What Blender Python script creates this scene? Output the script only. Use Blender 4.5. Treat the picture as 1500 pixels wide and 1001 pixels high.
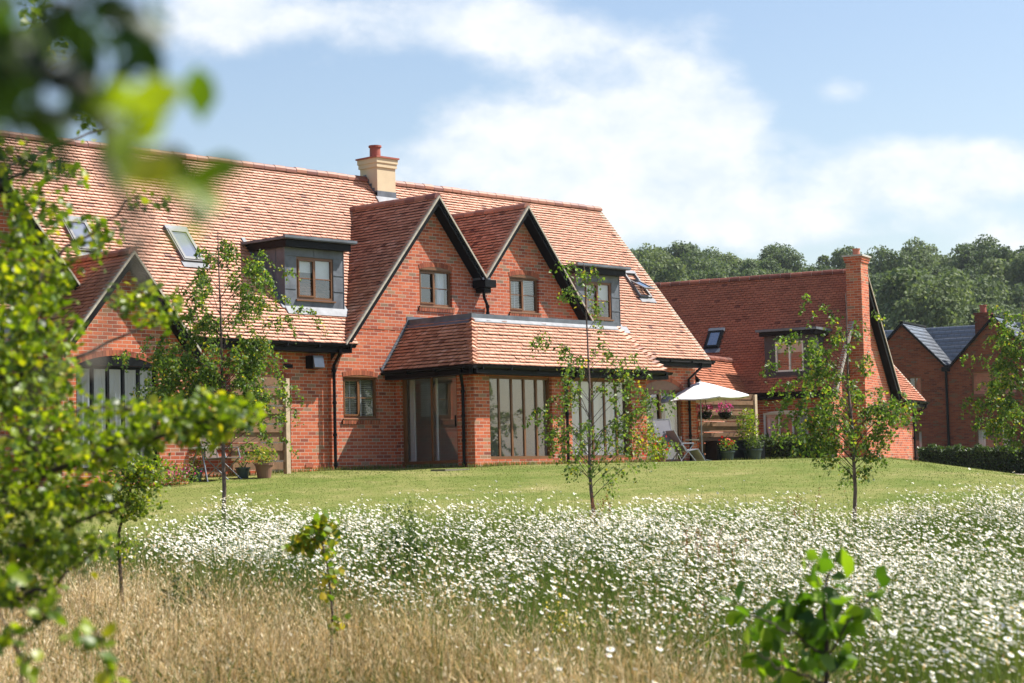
import bpy, math, random
import numpy as np
from mathutils import Matrix, Vector
random.seed(7); RNG = np.random.default_rng(11)
S = bpy.context.scene
for o in list(bpy.data.objects): bpy.data.objects.remove(o)

# ---------------------------------------------------------------- camera
yaw, pitch, roll = 0.81183392, 0.07071444, -0.02419047
def rot(yaw, pitch, roll):
    c, s = np.cos, np.sin
    B = np.array([[1,0,0],[0,0,-1],[0,1,0]], float)
    Ry = np.array([[c(yaw),0,-s(yaw)],[0,1,0],[s(yaw),0,c(yaw)]])
    Rx = np.array([[1,0,0],[0,c(pitch),s(pitch)],[0,-s(pitch),c(pitch)]])
    Rz = np.array([[c(roll),-s(roll),0],[s(roll),c(roll),0],[0,0,1]])
    return Rz@Rx@Ry@B
M = rot(yaw, pitch, roll); FPX = 2900.0
cam = bpy.data.cameras.new('camera'); camo = bpy.data.objects.new('camera', cam)
S.collection.objects.link(camo); S.camera = camo
cam.sensor_width = 36; cam.lens = FPX/1500*36; cam.clip_start = .1; cam.clip_end = 3000
mw = Matrix.Identity(4)
for i in range(3):
    mw[i][0] = M[0][i]; mw[i][1] = -M[1][i]; mw[i][2] = -M[2][i]
camo.matrix_world = mw
cam.dof.use_dof = True; cam.dof.focus_distance = 41; cam.dof.aperture_fstop = 4.0
S.render.resolution_x = 1024; S.render.resolution_y = 683
def at(px, py, D):                      # world point seen at photo pixel (px,py) at depth D
    return (M.T@np.array([(px-750)/FPX, (py-500.5)/FPX, 1.0]))*D

# ---------------------------------------------------------------- light
S.view_settings.view_transform = 'Standard'; S.view_settings.look = 'None'
S.view_settings.exposure = 0.86; S.view_settings.gamma = 1
sdir = Vector((.673, -.43, 1.02)).normalized()
sun = bpy.data.lights.new('sun', 'SUN'); sun.energy = 5.0; sun.angle = math.radians(.6); sun.color = (1, .95, .87)
suno = bpy.data.objects.new('sun', sun); S.collection.objects.link(suno)
suno.rotation_euler = sdir.to_track_quat('Z', 'Y').to_euler()
W = bpy.data.worlds.new('World'); S.world = W; W.use_nodes = True
nt = W.node_tree; nt.nodes.clear()
def nd(nt, t, **k):
    n = nt.nodes.new(t)
    for a, v in k.items(): setattr(n, a, v)
    return n
def mth(nt, op, a, b=None, c=None, clamp=False):
    n = nt.nodes.new('ShaderNodeMath'); n.operation = op; n.use_clamp = clamp
    for i, v in enumerate((a, b, c)):
        if v is None: continue
        if isinstance(v, (int, float)): n.inputs[i].default_value = v
        else: nt.links.new(v, n.inputs[i])
    return n.outputs[0]
def dotc(nt, vec, c):
    n = nt.nodes.new('ShaderNodeVectorMath'); n.operation = 'DOT_PRODUCT'
    nt.links.new(vec, n.inputs[0]); n.inputs[1].default_value = tuple(float(x) for x in c)
    return n.outputs['Value']
sky = nd(nt, 'ShaderNodeTexSky', sky_type='NISHITA'); sky.sun_disc = False
sky.sun_elevation = math.asin(sdir.z); sky.sun_rotation = math.atan2(sdir.x, sdir.y)
sky.air_density = 1.2; sky.dust_density = .9; sky.ozone_density = 1.6
tc = nd(nt, 'ShaderNodeTexCoord')
dirv = tc.outputs['Generated']
fd = mth(nt, 'MAXIMUM', dotc(nt, dirv, M[2]), .08)
cu = mth(nt, 'DIVIDE', dotc(nt, dirv, M[0]), fd)
cv = mth(nt, 'DIVIDE', dotc(nt, dirv, -M[1]), fd)
cmb = nd(nt, 'ShaderNodeCombineXYZ'); nt.links.new(cu, cmb.inputs[0]); nt.links.new(cv, cmb.inputs[1])
def noise(nt, vec, scale, detail, rough, dist=0, sc=(1,1,1), loc=(0,0,0)):
    mp = nd(nt, 'ShaderNodeMapping'); nt.links.new(vec, mp.inputs[0])
    mp.inputs['Scale'].default_value = sc; mp.inputs['Location'].default_value = loc
    n = nd(nt, 'ShaderNodeTexNoise'); nt.links.new(mp.outputs[0], n.inputs['Vector'])
    n.inputs['Scale'].default_value = scale; n.inputs['Detail'].default_value = detail
    n.inputs['Roughness'].default_value = rough; n.inputs['Distortion'].default_value = dist
    return n.outputs['Fac']
n1 = noise(nt, cmb.outputs[0], 11, 8, .56, .1, (1, 1.5, 1), (5.3, 2.4, 0))
n2 = noise(nt, cmb.outputs[0], 30, 6, .6, .2, (1, 1.5, 1))
# cloud banks (photo px centre, half sizes, weight)
blobs = [(520,25,400,62,1.15),(1010,185,150,95,1.35),(830,215,230,75,.85),(960,290,420,70,.75),
         (640,235,110,45,.5),(1410,245,140,52,1.35),(1490,355,90,34,.9),(1235,125,50,26,.7),(650,320,260,50,.5),(1100,335,320,45,.4),(330,300,300,40,.2),(820,60,130,45,.5)]
acc = None
for bx, by, rx, ry, w in blobs:
    u0, v0 = (bx-750)/FPX, -(by-500.5)/FPX
    du = mth(nt, 'DIVIDE', mth(nt, 'SUBTRACT', cu, u0), rx/FPX); dv = mth(nt, 'DIVIDE', mth(nt, 'SUBTRACT', cv, v0), ry/FPX)
    r2 = mth(nt, 'ADD', mth(nt, 'MULTIPLY', du, du), mth(nt, 'MULTIPLY', dv, dv))
    e = mth(nt, 'MULTIPLY', mth(nt, 'POWER', 2.71828, mth(nt, 'MULTIPLY', r2, -1.0)), w)
    acc = e if acc is None else mth(nt, 'ADD', acc, e)
base = mth(nt, 'ADD', mth(nt, 'MULTIPLY', n1, 1.9), mth(nt, 'MULTIPLY', n2, .4))
dens = mth(nt, 'ADD', mth(nt, 'MULTIPLY', acc, .95), mth(nt, 'SUBTRACT', base, 1.5))
mr = nd(nt, 'ShaderNodeMapRange', interpolation_type='SMOOTHSTEP'); nt.links.new(dens, mr.inputs['Value'])
mr.inputs['From Min'].default_value = .0; mr.inputs['From Max'].default_value = .72; mr.inputs['To Max'].default_value = .86
ccol = nd(nt, 'ShaderNodeValToRGB'); nt.links.new(mth(nt, 'ADD', mth(nt, 'MULTIPLY', n2, .8), mth(nt, 'MULTIPLY', n1, .4)), ccol.inputs[0])
CL = 7.4
ccol.color_ramp.elements[0].position = .35; ccol.color_ramp.elements[0].color = (.66, .76, .88, 1)
ccol.color_ramp.elements[1].position = .75; ccol.color_ramp.elements[1].color = (1.0, 1.0, 1.0, 1)
cs = nd(nt, 'ShaderNodeVectorMath', operation='SCALE'); nt.links.new(ccol.outputs[0], cs.inputs[0]); cs.inputs['Scale'].default_value = CL
mix = nd(nt, 'ShaderNodeMix', data_type='RGBA'); nt.links.new(mr.outputs[0], mix.inputs['Factor'])
skm = nd(nt, 'ShaderNodeMix', data_type='RGBA', blend_type='MULTIPLY'); skm.inputs['Factor'].default_value = 1
nt.links.new(sky.outputs[0], skm.inputs['A']); skm.inputs['B'].default_value = (1.04, 1.0, 1.02, 1)
nt.links.new(skm.outputs['Result'], mix.inputs['A']); nt.links.new(cs.outputs[0], mix.inputs['B'])
bg = nd(nt, 'ShaderNodeBackground'); bg.inputs['Strength'].default_value = .086
nt.links.new(mix.outputs['Result'], bg.inputs['Color'])
wo = nd(nt, 'ShaderNodeOutputWorld'); nt.links.new(bg.outputs[0], wo.inputs[0])

# ---------------------------------------------------------------- terrain height
AZ = math.radians(43.48534)
FW = np.array([math.cos(AZ), math.sin(AZ)]); RT = np.array([math.sin(AZ), -math.cos(AZ)])
def dl(x, y): return x*FW[0]+y*FW[1], x*RT[0]+y*RT[1]
_D = [-60,0,7,13,20,27,32,37,41,44,50,58,70,90,150,200,260,320,420,900]
_Z = [-1.9,-1.75,-1.62,-1.42,-1.16,-.82,-.48,-.08,.24,.36,.38,.42,.18,-.05,.5,4,14.5,23.5,25,25]
def gz(x, y):
    x = np.asarray(x, float); y = np.asarray(y, float); d, l = dl(x, y)
    z = np.interp(d, _D, _Z)
    t = np.interp(d, [34, 40, 44, 50, 54, 60, 66, 72, 90, 140], [0, 1.4, 2, 1.5, 1.2, .8, .5, .3, .1, 0])
    z = z - t*np.clip(l-8.2, 0, 30)*.10
    z = z + .05*np.sin(x*.5+1)*np.cos(y*.43)*np.clip((40-d)/10, 0, 1)
    return z
def gnd(px, D):                          # ground point at photo column px and depth D
    p = FW*D+RT*((px-750)/FPX*D); return np.array([p[0], p[1], float(gz(p[0], p[1]))])

# ---------------------------------------------------------------- materials
def mat(name): 
    m = bpy.data.materials.new(name); m.use_nodes = True
    return m, m.node_tree, m.node_tree.nodes['Principled BSDF']
def simple(name, col, rough=.6, metal=0, var=.12, scale=6, spec=.5, bump=0):
    m, t, b = mat(name); b.inputs['Roughness'].default_value = rough; b.inputs['Metallic'].default_value = metal
    b.inputs['Specular IOR Level'].default_value = spec
    c = nd(t, 'ShaderNodeTexCoord'); f = noise(t, c.outputs['Object'], scale, 6, .6)
    r = nd(t, 'ShaderNodeValToRGB'); t.links.new(f, r.inputs[0])
    r.color_ramp.elements[0].position = .3; r.color_ramp.elements[1].position = .7
    r.color_ramp.elements[0].color = tuple(x*(1-var) for x in col)+(1,); r.color_ramp.elements[1].color = tuple(min(1, x*(1+var)) for x in col)+(1,)
    t.links.new(r.outputs[0], b.inputs['Base Color'])
    if bump:
        bp = nd(t, 'ShaderNodeBump'); bp.inputs['Strength'].default_value = bump; bp.inputs['Distance'].default_value = .01
        t.links.new(noise(t, c.outputs['Object'], scale*6, 5, .6), bp.inputs['Height']); t.links.new(bp.outputs[0], b.inputs['Normal'])
    return m
def ramp(t, fac, stops):
    r = nd(t, 'ShaderNodeValToRGB'); t.links.new(fac, r.inputs[0]); e = r.color_ramp.elements
    while len(e) < len(stops): e.new(.5)
    for i, (p, c) in enumerate(stops): e[i].position = p; e[i].color = tuple(c)+(1,)
    return r.outputs[0]
def brick(name, k=1.0, mort=(.50, .42, .34), sat=1.0, vert=False):
    m, t, b = mat(name); b.inputs['Roughness'].default_value = .85; b.inputs['Specular IOR Level'].default_value = .25
    uv = nd(t, 'ShaderNodeUVMap')
    br = nd(t, 'ShaderNodeTexBrick'); t.links.new(uv.outputs[0], br.inputs['Vector'])
    br.inputs['Scale'].default_value = 1; br.inputs['Mortar Size'].default_value = .0062; br.inputs['Mortar Smooth'].default_value = .3
    br.inputs['Brick Width'].default_value = .225; br.inputs['Row Height'].default_value = .075
    br.offset = .5; br.inputs['Color1'].default_value = (0, 0, 0, 1); br.inputs['Color2'].default_value = (1, 1, 1, 1); br.inputs['Mortar'].default_value = (.5, .5, .5, 1)
    tone = ramp(t, br.outputs['Color'], [(0, (.24*k, .07*k, .045*k)), (.05, (.33*k, .085*k, .05*k)), (.25, (.44*k, .105*k, .05*k)), (.55, (.53*k, .130*k, .060*k)), (.88, (.59*k, .170*k, .083*k)), (.95, (.36*k, .20*k, .12*k)), (1, (.25*k, .15*k, .10*k))])
    big = ramp(t, noise(t, uv.outputs[0], .6, 5, .6), [(.3, (.82, .80, .80)), (.7, (1.1, 1.08, 1.05))])
    fin = ramp(t, noise(t, uv.outputs[0], 28, 4, .6), [(.3, (.85, .85, .85)), (.7, (1.12, 1.12, 1.12))])
    def mul(a, c):
        n = nd(t, 'ShaderNodeMix', data_type='RGBA', blend_type='MULTIPLY'); n.inputs['Factor'].default_value = 1
        t.links.new(a, n.inputs['A']); t.links.new(c, n.inputs['B']); return n.outputs['Result']
    col = mul(mul(tone, big), fin)
    mx = nd(t, 'ShaderNodeMix', data_type='RGBA'); t.links.new(br.outputs['Fac'], mx.inputs['Factor'])
    t.links.new(col, mx.inputs['A']); mx.inputs['B'].default_value = (mort[0]*k, mort[1]*k, mort[2]*k, 1)
    t.links.new(mx.outputs['Result'], b.inputs['Base Color'])
    bp = nd(t, 'ShaderNodeBump', invert=True); bp.inputs['Strength'].default_value = .6; bp.inputs['Distance'].default_value = .008
    t.links.new(br.outputs['Fac'], bp.inputs['Height']); t.links.new(bp.outputs[0], b.inputs['Normal'])
    return m
def tinted(name, stops, rough=.7, spec=.3, trans=0, nscale=0, trcol=None):
    m, t, b = mat(name); b.inputs['Roughness'].default_value = rough; b.inputs['Specular IOR Level'].default_value = spec
    a = nd(t, 'ShaderNodeAttribute', attribute_name='tint')
    fac = a.outputs['Fac']
    if nscale:
        c = nd(t, 'ShaderNodeTexCoord'); f = noise(t, c.outputs['Object'], nscale, 3, .6)
        fac = mth(t, 'ADD', mth(t, 'MULTIPLY', fac, .9), mth(t, 'MULTIPLY', mth(t, 'SUBTRACT', f, .42), .35), clamp=True)
    col = ramp(t, fac, stops); t.links.new(col, b.inputs['Base Color'])
    if trans:
        tr = nd(t, 'ShaderNodeBsdfTranslucent')
        mm = nd(t, 'ShaderNodeMix', data_type='RGBA', blend_type='MULTIPLY'); mm.inputs['Factor'].default_value = 1
        t.links.new(col, mm.inputs['A']); mm.inputs['B'].default_value = tuple(trcol or (1.7, 1.9, .8))+(1,)
        t.links.new(mm.outputs['Result'], tr.inputs['Color'])
        ms = nd(t, 'ShaderNodeMixShader'); ms.inputs[0].default_value = trans
        t.links.new(b.outputs[0], ms.inputs[1]); t.links.new(tr.outputs[0], ms.inputs[2])
        t.links.new(ms.outputs[0], t.nodes['Material Output'].inputs['Surface'])
    return m
def glass(name, tint=(.80, .83, .86), base=.15, k=1.5):
    m = bpy.data.materials.new(name); m.use_nodes = True; t = m.node_tree; t.nodes.clear()
    out = nd(t, 'ShaderNodeOutputMaterial'); ms = nd(t, 'ShaderNodeMixShader')
    ge = nd(t, 'ShaderNodeNewGeometry'); dp = nd(t, 'ShaderNodeVectorMath', operation='DOT_PRODUCT')
    t.links.new(ge.outputs['Incoming'], dp.inputs[0]); t.links.new(ge.outputs['Normal'], dp.inputs[1])
    fr_ = mth(t, 'POWER', mth(t, 'SUBTRACT', 1.0, mth(t, 'ABSOLUTE', dp.outputs['Value'])), 4.0)
    fac = mth(t, 'ADD', mth(t, 'MULTIPLY', fr_, .9*k), base, clamp=True)
    t.links.new(fac, ms.inputs[0])
    tr = nd(t, 'ShaderNodeBsdfTransparent'); tr.inputs[0].default_value = tuple(tint)+(1,)
    gl = nd(t, 'ShaderNodeBsdfGlossy'); gl.inputs['Roughness'].default_value = .015; gl.inputs['Color'].default_value = (.95, .97, 1, 1)
    c = nd(t, 'ShaderNodeTexCoord'); bp = nd(t, 'ShaderNodeBump'); bp.inputs['Strength'].default_value = .05; bp.inputs['Distance'].default_value = .02
    t.links.new(noise(t, c.outputs['Object'], 1.1, 2, .5), bp.inputs['Height']); t.links.new(bp.outputs[0], gl.inputs['Normal'])
    t.links.new(tr.outputs[0], ms.inputs[1]); t.links.new(gl.outputs[0], ms.inputs[2]); t.links.new(ms.outputs[0], out.inputs[0])
    return m
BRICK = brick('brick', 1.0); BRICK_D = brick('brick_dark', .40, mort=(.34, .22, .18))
ARCH = simple('arch_brick', (.36, .10, .05), .85, var=.3, scale=20)
TILE = tinted('clay_tile', [(0, (.14, .04, .03)), (.12, (.26, .10, .06)), (.3, (.44, .18, .105)), (.6, (.62, .29, .18)), (.85, (.72, .38, .26)), (1, (.75, .45, .33))], .55, .5, nscale=.7)
TILE2 = tinted('clay_tile_orange', [(0, (.08, .026, .018)), (.12, (.17, .05, .03)), (.3, (.31, .10, .055)), (.6, (.44, .15, .08)), (.85, (.55, .20, .11)), (1, (.5, .22, .13))], .6, .35, nscale=1.2)
UNDER = simple('roof_batten_dark', (.05, .03, .022), .9)
SLATE = tinted('slate', [(0, (.09, .10, .12)), (1, (.17, .19, .22))], .38, 1.0)
LEAD = simple('lead', (.115, .13, .155), .55, .0, .35, 3, bump=.2)
LEADP = simple('lead_pale', (.27, .28, .30), .75, 0, .2, 5)  # paler lead: its bright sheen is put into the colour
BLACK = simple('black_paint', (.005, .0055, .0065), .45, 0, .2, spec=.14)
MORTAR = simple('verge_mortar', (.42, .37, .30), .9, 0, .25, 12)
CREAM = simple('cream_render', (.62, .50, .33), .85, 0, .06, 3)
TERRA = simple('terracotta', (.34, .09, .06), .7, 0, .2)
WOODB = simple('brown_window_timber', (.17, .072, .026), .45, 0, .2, 4)
WHITE = simple('white_frame', (.75, .74, .70), .4, 0, .05)
PLAST = simple('pale_plaster', (.68, .66, .60), .9, 0, .04)
DARKROOM = simple('room_shade', (.20, .20, .20), .9, 0, .1)  # dimness of the rooms behind windows is put into this grey
CURT = simple('white_curtain', (.80, .82, .84), .9, 0, .05)
BLIND = simple('slatted_blind', (.74, .74, .72), .6, 0, .05)
GLASS = glass('window_glass'); GLASSR = glass('roof_window_glass', (.6, .65, .7), .45, 1.2); GLASSD = glass('dark_glass', (.5, .55, .6), .1, 1.3)
FENCE = simple('fence_timber', (.19, .10, .048), .75, 0, .3, 5)
POST = simple('pale_post_timber', (.50, .38, .26), .8, 0, .2, 8)
FABRIC = simple('white_canvas', (.80, .80, .80), .9, 0, .03)
METAL = simple('grey_metal', (.30, .31, .33), .4, .6, .1)
RFRAME = simple('roof_window_frame', (.16, .16, .165), .6)
GREYF = simple('grey_mesh_fabric', (.22, .22, .25), .8, 0, .1)
BROWNF = simple('brown_mesh_fabric', (.12, .085, .07), .8, 0, .1)
CONC = simple('concrete', (.45, .42, .38), .9, 0, .15)
BARK = simple('dark_bark', (.055, .036, .028), .9, 0, .4, 30)
BIRCHB = simple('birch_bark', (.16, .105, .085), .8, 0, .6, 14)
TWIG = simple('grey_twig', (.17, .15, .12), .85, 0, .3, 20)
LEAFB = tinted('birch_leaf', [(0, (.04, .08, .014)), (.5, (.11, .175, .03)), (.88, (.20, .27, .05)), (.95, (.36, .30, .03)), (1, (.45, .30, .03))], .5, .5, .45)
LEAFH = tinted('hedge_leaf', [(0, (.02, .045, .010)), (.6, (.05, .085, .018)), (1, (.10, .14, .03))], .4, .55, .25)
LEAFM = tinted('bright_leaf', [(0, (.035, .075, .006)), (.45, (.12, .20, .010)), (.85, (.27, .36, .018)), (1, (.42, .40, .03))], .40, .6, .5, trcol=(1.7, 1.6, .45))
LEAFN = tinted('shaded_near_leaf', [(0, (.010, .022, .006)), (.6, (.025, .055, .010)), (.85, (.07, .13, .012)), (1, (.16, .25, .015))], .5, .4, .3, trcol=(1.5, 1.7, .5))  # darker leaf copy: shade of backlit leaves put into the colour
LEAFD = tinted('dark_broad_leaf', [(0, (.03, .07, .008)), (.4, (.08, .16, .012)), (.7, (.17, .28, .015)), (1, (.28, .38, .02))], .55, .35, .42, trcol=(1.5, 1.7, .5))
LEAFO = tinted('olive_leaf', [(0, (.03, .055, .012)), (1, (.09, .13, .03))], .6, .4, .3)
LEAFY = tinted('yellowing_leaf', [(0, (.07, .14, .012)), (.5, (.17, .24, .02)), (.78, (.36, .30, .02)), (1, (.55, .38, .03))], .5, .4, .4)
LEAFW = tinted('wood_leaf', [(0, (.055, .085, .038)), (.5, (.105, .145, .062)), (1, (.185, .22, .095))], .7, .3, .3, trcol=(1.4, 1.5, .8))
STRAW = tinted('straw_grass', [(0, (.06, .10, .018)), (.22, (.17, .15, .04)), (.42, (.38, .26, .125)), (.68, (.68, .53, .29)), (1, (.90, .80, .56))], .75, .3, .3, trcol=(1.25, 1.0, .65))
GREENG = tinted('green_grass', [(0, (.05, .095, .014)), (.6, (.13, .185, .035)), (1, (.28, .29, .09))], .65, .3, .3, trcol=(1.4, 1.5, .6))
LAWNG = tinted('lawn_blade', [(0, (.085, .125, .022)), (.5, (.155, .19, .042)), (.8, (.25, .245, .085)), (1, (.40, .34, .16))], .7, .25, .25, trcol=(1.3, 1.4, .6))
PETAL = tinted('white_petal', [(0, (.86, .85, .80)), (1, (.92, .92, .89))], .7, .2, .22, trcol=(1, 1, .96))
YEL = simple('yellow_centre', (.62, .40, .03), .8)
RUST = tinted('rust_seed', [(0, (.16, .05, .02)), (1, (.38, .14, .05))], .8, .2)
PINK = tinted('pink_flower', [(0, (.45, .04, .18)), (1, (.70, .12, .35))], .6, .3, .3, trcol=(1.2, .6, .9))
REDF = tinted('red_flower', [(0, (.55, .02, .02)), (1, (.80, .10, .06))], .6, .3, .3, trcol=(1.2, .4, .4))
PURP = tinted('purple_flower', [(0, (.10, .03, .18)), (.6, (.25, .05, .22)), (1, (.6, .35, .5))], .6, .3, .2, trcol=(1, .6, 1))
DPOT = simple('dark_green_pot', (.03, .05, .05), .4)
CPOT = simple('clay_pot', (.22, .11, .07), .7)

# ---------------------------------------------------------------- helpers
def link(o, parent=None):
    S.collection.objects.link(o)
    if parent is not None: o.parent = parent
    return o
def tag(o, label=None, cat=None, group=None, kind=None):
    for k, v in (('label', label), ('category', cat), ('group', group), ('kind', kind)):
        if v: o[k] = v
    return o
def thing(name, label, cat, group=None):
    return tag(link(bpy.data.objects.new(name, None)), label, cat, group)
def norm(v): v = np.asarray(v, float); return v/ (np.linalg.norm(v)+1e-12)
class MB:
    def __init__(s, T=None): s.v = []; s.f = []; s.m = []; s.uv = []; s.t = []; s.T = T or (lambda p: np.asarray(p, float))
    def face(s, pts, m=0, uv=None, raw=False, tint=.5):
        n = len(s.v)
        s.v += [tuple(p if raw else s.T(p)) for p in pts]; s.f.append(tuple(range(n, n+len(pts)))); s.m.append(m); s.t.append(tint)
        s.uv += list(uv) if uv is not None else [(0, 0)]*len(pts)
    def box(s, a, b, m=0, tint=.5):
        x0, y0, z0 = a; x1, y1, z1 = b
        c = [(x0,y0,z0),(x1,y0,z0),(x1,y1,z0),(x0,y1,z0),(x0,y0,z1),(x1,y0,z1),(x1,y1,z1),(x0,y1,z1)]
        s.hexa(c, m, tint)
    def hexa(s, c, m=0, tint=.5):
        for q in ((0,3,2,1),(4,5,6,7),(0,1,5,4),(1,2,6,5),(2,3,7,6),(3,0,4,7)):
            p = [c[i] for i in q]
            a = np.array(s.T(p[0])); b_ = np.array(s.T(p[1])); d = np.array(s.T(p[3]))
            L1 = np.linalg.norm(b_-a); L2 = np.linalg.norm(d-a)
            zz = abs(b_[2]-a[2]) > abs(d[2]-a[2])
            z0 = a[2]
            uv = [(0, z0), (0, z0+L1), (L2, z0+L1), (L2, z0)] if zz else [(0, z0), (L1, z0), (L1, z0+L2), (0, z0+L2)]
            s.face(p, m, uv, tint=tint)
    def bar(s, p, q, w, h, m=0, up=(0,0,1), tint=.5):           # box along p->q, width w (side), height h
        p = np.asarray(s.T(p), float); q = np.asarray(s.T(q), float); d = norm(q-p); u = norm(np.cross(np.cross(d, up), d)); sd = np.cross(d, u)
        T = s.T; s.T = lambda x: np.asarray(x, float)
        c = [e+a*sd*w/2+b*u*h/2 for e in (p, q) for a, b in ((-1,-1),(1,-1),(1,1),(-1,1))]
        s.hexa([c[0],c[1],c[5],c[4],c[3],c[2],c[6],c[7]], m, tint); s.T = T
    def tube(s, pts, r, m=0, n=8, cap=True, tint=.5):
        P = [np.asarray(s.T(p), float) for p in pts]; R = r if hasattr(r, '__len__') else [r]*len(P)
        rings = []; ref = np.array([.31, .52, .79])
        for i, p in enumerate(P):
            d = norm(P[min(i+1, len(P)-1)]-P[max(i-1, 0)])
            a = norm(np.cross(d, ref if abs(d@norm(ref)) < .95 else [1, 0, 0])); b = np.cross(d, a)
            base = len(s.v); s.v += [tuple(p+R[i]*(a*math.cos(2*math.pi*k/n)+b*math.sin(2*math.pi*k/n))) for k in range(n)]; rings.append(base)
        for a, b in zip(rings, rings[1:]):
            for k in range(n):
                s.f.append((a+k, a+(k+1)%n, b+(k+1)%n, b+k)); s.m.append(m); s.t.append(tint); s.uv += [(0,0)]*4
        if cap:
            for a in (rings[0], rings[-1]): s.f.append(tuple(range(a, a+n))); s.m.append(m); s.t.append(tint); s.uv += [(0,0)]*n
    def lathe(s, c, prof, m=0, n=20, tint=.5):
        rings = []
        for r, z in prof:
            base = len(s.v); s.v += [tuple(s.T((c[0]+r*math.cos(2*math.pi*k/n), c[1]+r*math.sin(2*math.pi*k/n), c[2]+z))) for k in range(n)]; rings.append(base)
        for a, b in zip(rings, rings[1:]):
            for k in range(n):
                s.f.append((a+k, a+(k+1)%n, b+(k+1)%n, b+k)); s.m.append(m); s.t.append(tint); s.uv += [(0,0)]*4
    def build(s, name, mats, parent=None, smooth=False, bevel=0):
        me = bpy.data.meshes.new(name)
        # weld isn't needed; uv is per loop but tube verts share: rebuild loops
        me.from_pydata(s.v, [], s.f)
        if not isinstance(mats, (list, tuple)): mats = [mats]
        for x in mats: me.materials.append(x)
        me.polygons.foreach_set('material_index', s.m)
        lay = me.uv_layers.new(name='UVMap'); lay.data.foreach_set('uv', np.array(s.uv, np.float32).ravel())
        at_ = me.attributes.new('tint', 'FLOAT', 'FACE'); at_.data.foreach_set('value', np.array(s.t, np.float32))
        if smooth: me.polygons.foreach_set('use_smooth', [True]*len(s.f))
        me.update()
        return link(bpy.data.objects.new(name, me), parent)
def npmesh(name, V, groups, mats, parent=None, smooth=False):
    """groups: list of (faces (F,k) int array, tint (F,), matidx)"""
    me = bpy.data.meshes.new(name); V = np.asarray(V, np.float32)
    me.vertices.add(len(V)); me.vertices.foreach_set('co', V.ravel())
    L = sum(g[0].size for g in groups); F = sum(len(g[0]) for g in groups)
    me.loops.add(L); me.polygons.add(F)
    me.loops.foreach_set('vertex_index', np.concatenate([g[0].ravel() for g in groups]).astype(np.int32))
    st = []; o = 0
    for g in groups:
        k = g[0].shape[1]; st.append(o+np.arange(len(g[0]))*k); o += g[0].size
    me.polygons.foreach_set('loop_start', np.concatenate(st).astype(np.int32))
    for x in (mats if isinstance(mats, (list, tuple)) else [mats]): me.materials.append(x)
    me.polygons.foreach_set('material_index', np.concatenate([np.full(len(g[0]), g[2]) for g in groups]).astype(np.int32))
    at_ = me.attributes.new('tint', 'FLOAT', 'FACE'); at_.data.foreach_set('value', np.concatenate([g[1] for g in groups]).astype(np.float32))
    if smooth: me.polygons.foreach_set('use_smooth', np.ones(F, bool))
    me.update(calc_edges=True)
    return link(bpy.data.objects.new(name, me), parent)
def clip(poly, a, b, c):                 # keep a*x+b*y<=c
    out = []
    for i in range(len(poly)):
        p, q = poly[i], poly[(i+1) % len(poly)]; dp, dq = a*p[0]+b*p[1]-c, a*q[0]+b*q[1]-c
        if dp <= 0: out.append(p)
        if dp*dq < 0: t = dp/(dp-dq); out.append((p[0]+t*(q[0]-p[0]), p[1]+t*(q[1]-p[1])))
    return out
def clip_convex(poly, outl):
    A = sum(outl[i][0]*outl[(i+1)%len(outl)][1]-outl[(i+1)%len(outl)][0]*outl[i][1] for i in range(len(outl)))
    o = outl if A > 0 else outl[::-1]
    for i in range(len(o)):
        p, q = o[i], o[(i+1)%len(o)]; nx, ny = q[1]-p[1], -(q[0]-p[0])
        poly = clip(poly, nx, ny, nx*p[0]+ny*p[1])
        if len(poly) < 3: return []
    return poly
def wall(mb, P, outl, opens=(), depth=.11, m=0, mr=0, u_off=0):
    """P(u,z,n) -> world, n = outward. outl convex (u,z). opens (u0,u1,z0,z1)"""
    T = mb.T; mb.T = lambda p: np.asarray(p, float)
    us = sorted({min(p[0] for p in outl), max(p[0] for p in outl), *[x for o in opens for x in o[:2]]})
    zs = sorted({min(p[1] for p in outl), max(p[1] for p in outl), *[x for o in opens for x in o[2:4]]})
    for i in range(len(us)-1):
        for j in range(len(zs)-1):
            uc, zc = (us[i]+us[i+1])/2, (zs[j]+zs[j+1])/2
            if any(o[0] < uc < o[1] and o[2] < zc < o[3] for o in opens): continue
            q = clip_convex([(us[i], zs[j]), (us[i+1], zs[j]), (us[i+1], zs[j+1]), (us[i], zs[j+1])], outl)
            if len(q) >= 3: mb.face([P(u, z, 0) for u, z in q], m, [(u+u_off, z) for u, z in q])
    for u0, u1, z0, z1 in opens:
        for a, b in (((u0,z0),(u0,z1)), ((u1,z1),(u1,z0)), ((u0,z1),(u1,z1)), ((u1,z0),(u0,z0))):
            ho = a[1] == b[1]
            uv = [(a[0], a[1]), (b[0], b[1]), (b[0], b[1]+depth) if ho else (b[0]+depth, b[1]), (a[0], a[1]+depth) if ho else (a[0]+depth, a[1])]
            mb.face([P(*a, 0), P(*b, 0), P(*b, -depth), P(*a, -depth)], mr, uv)
    mb.T = T
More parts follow.
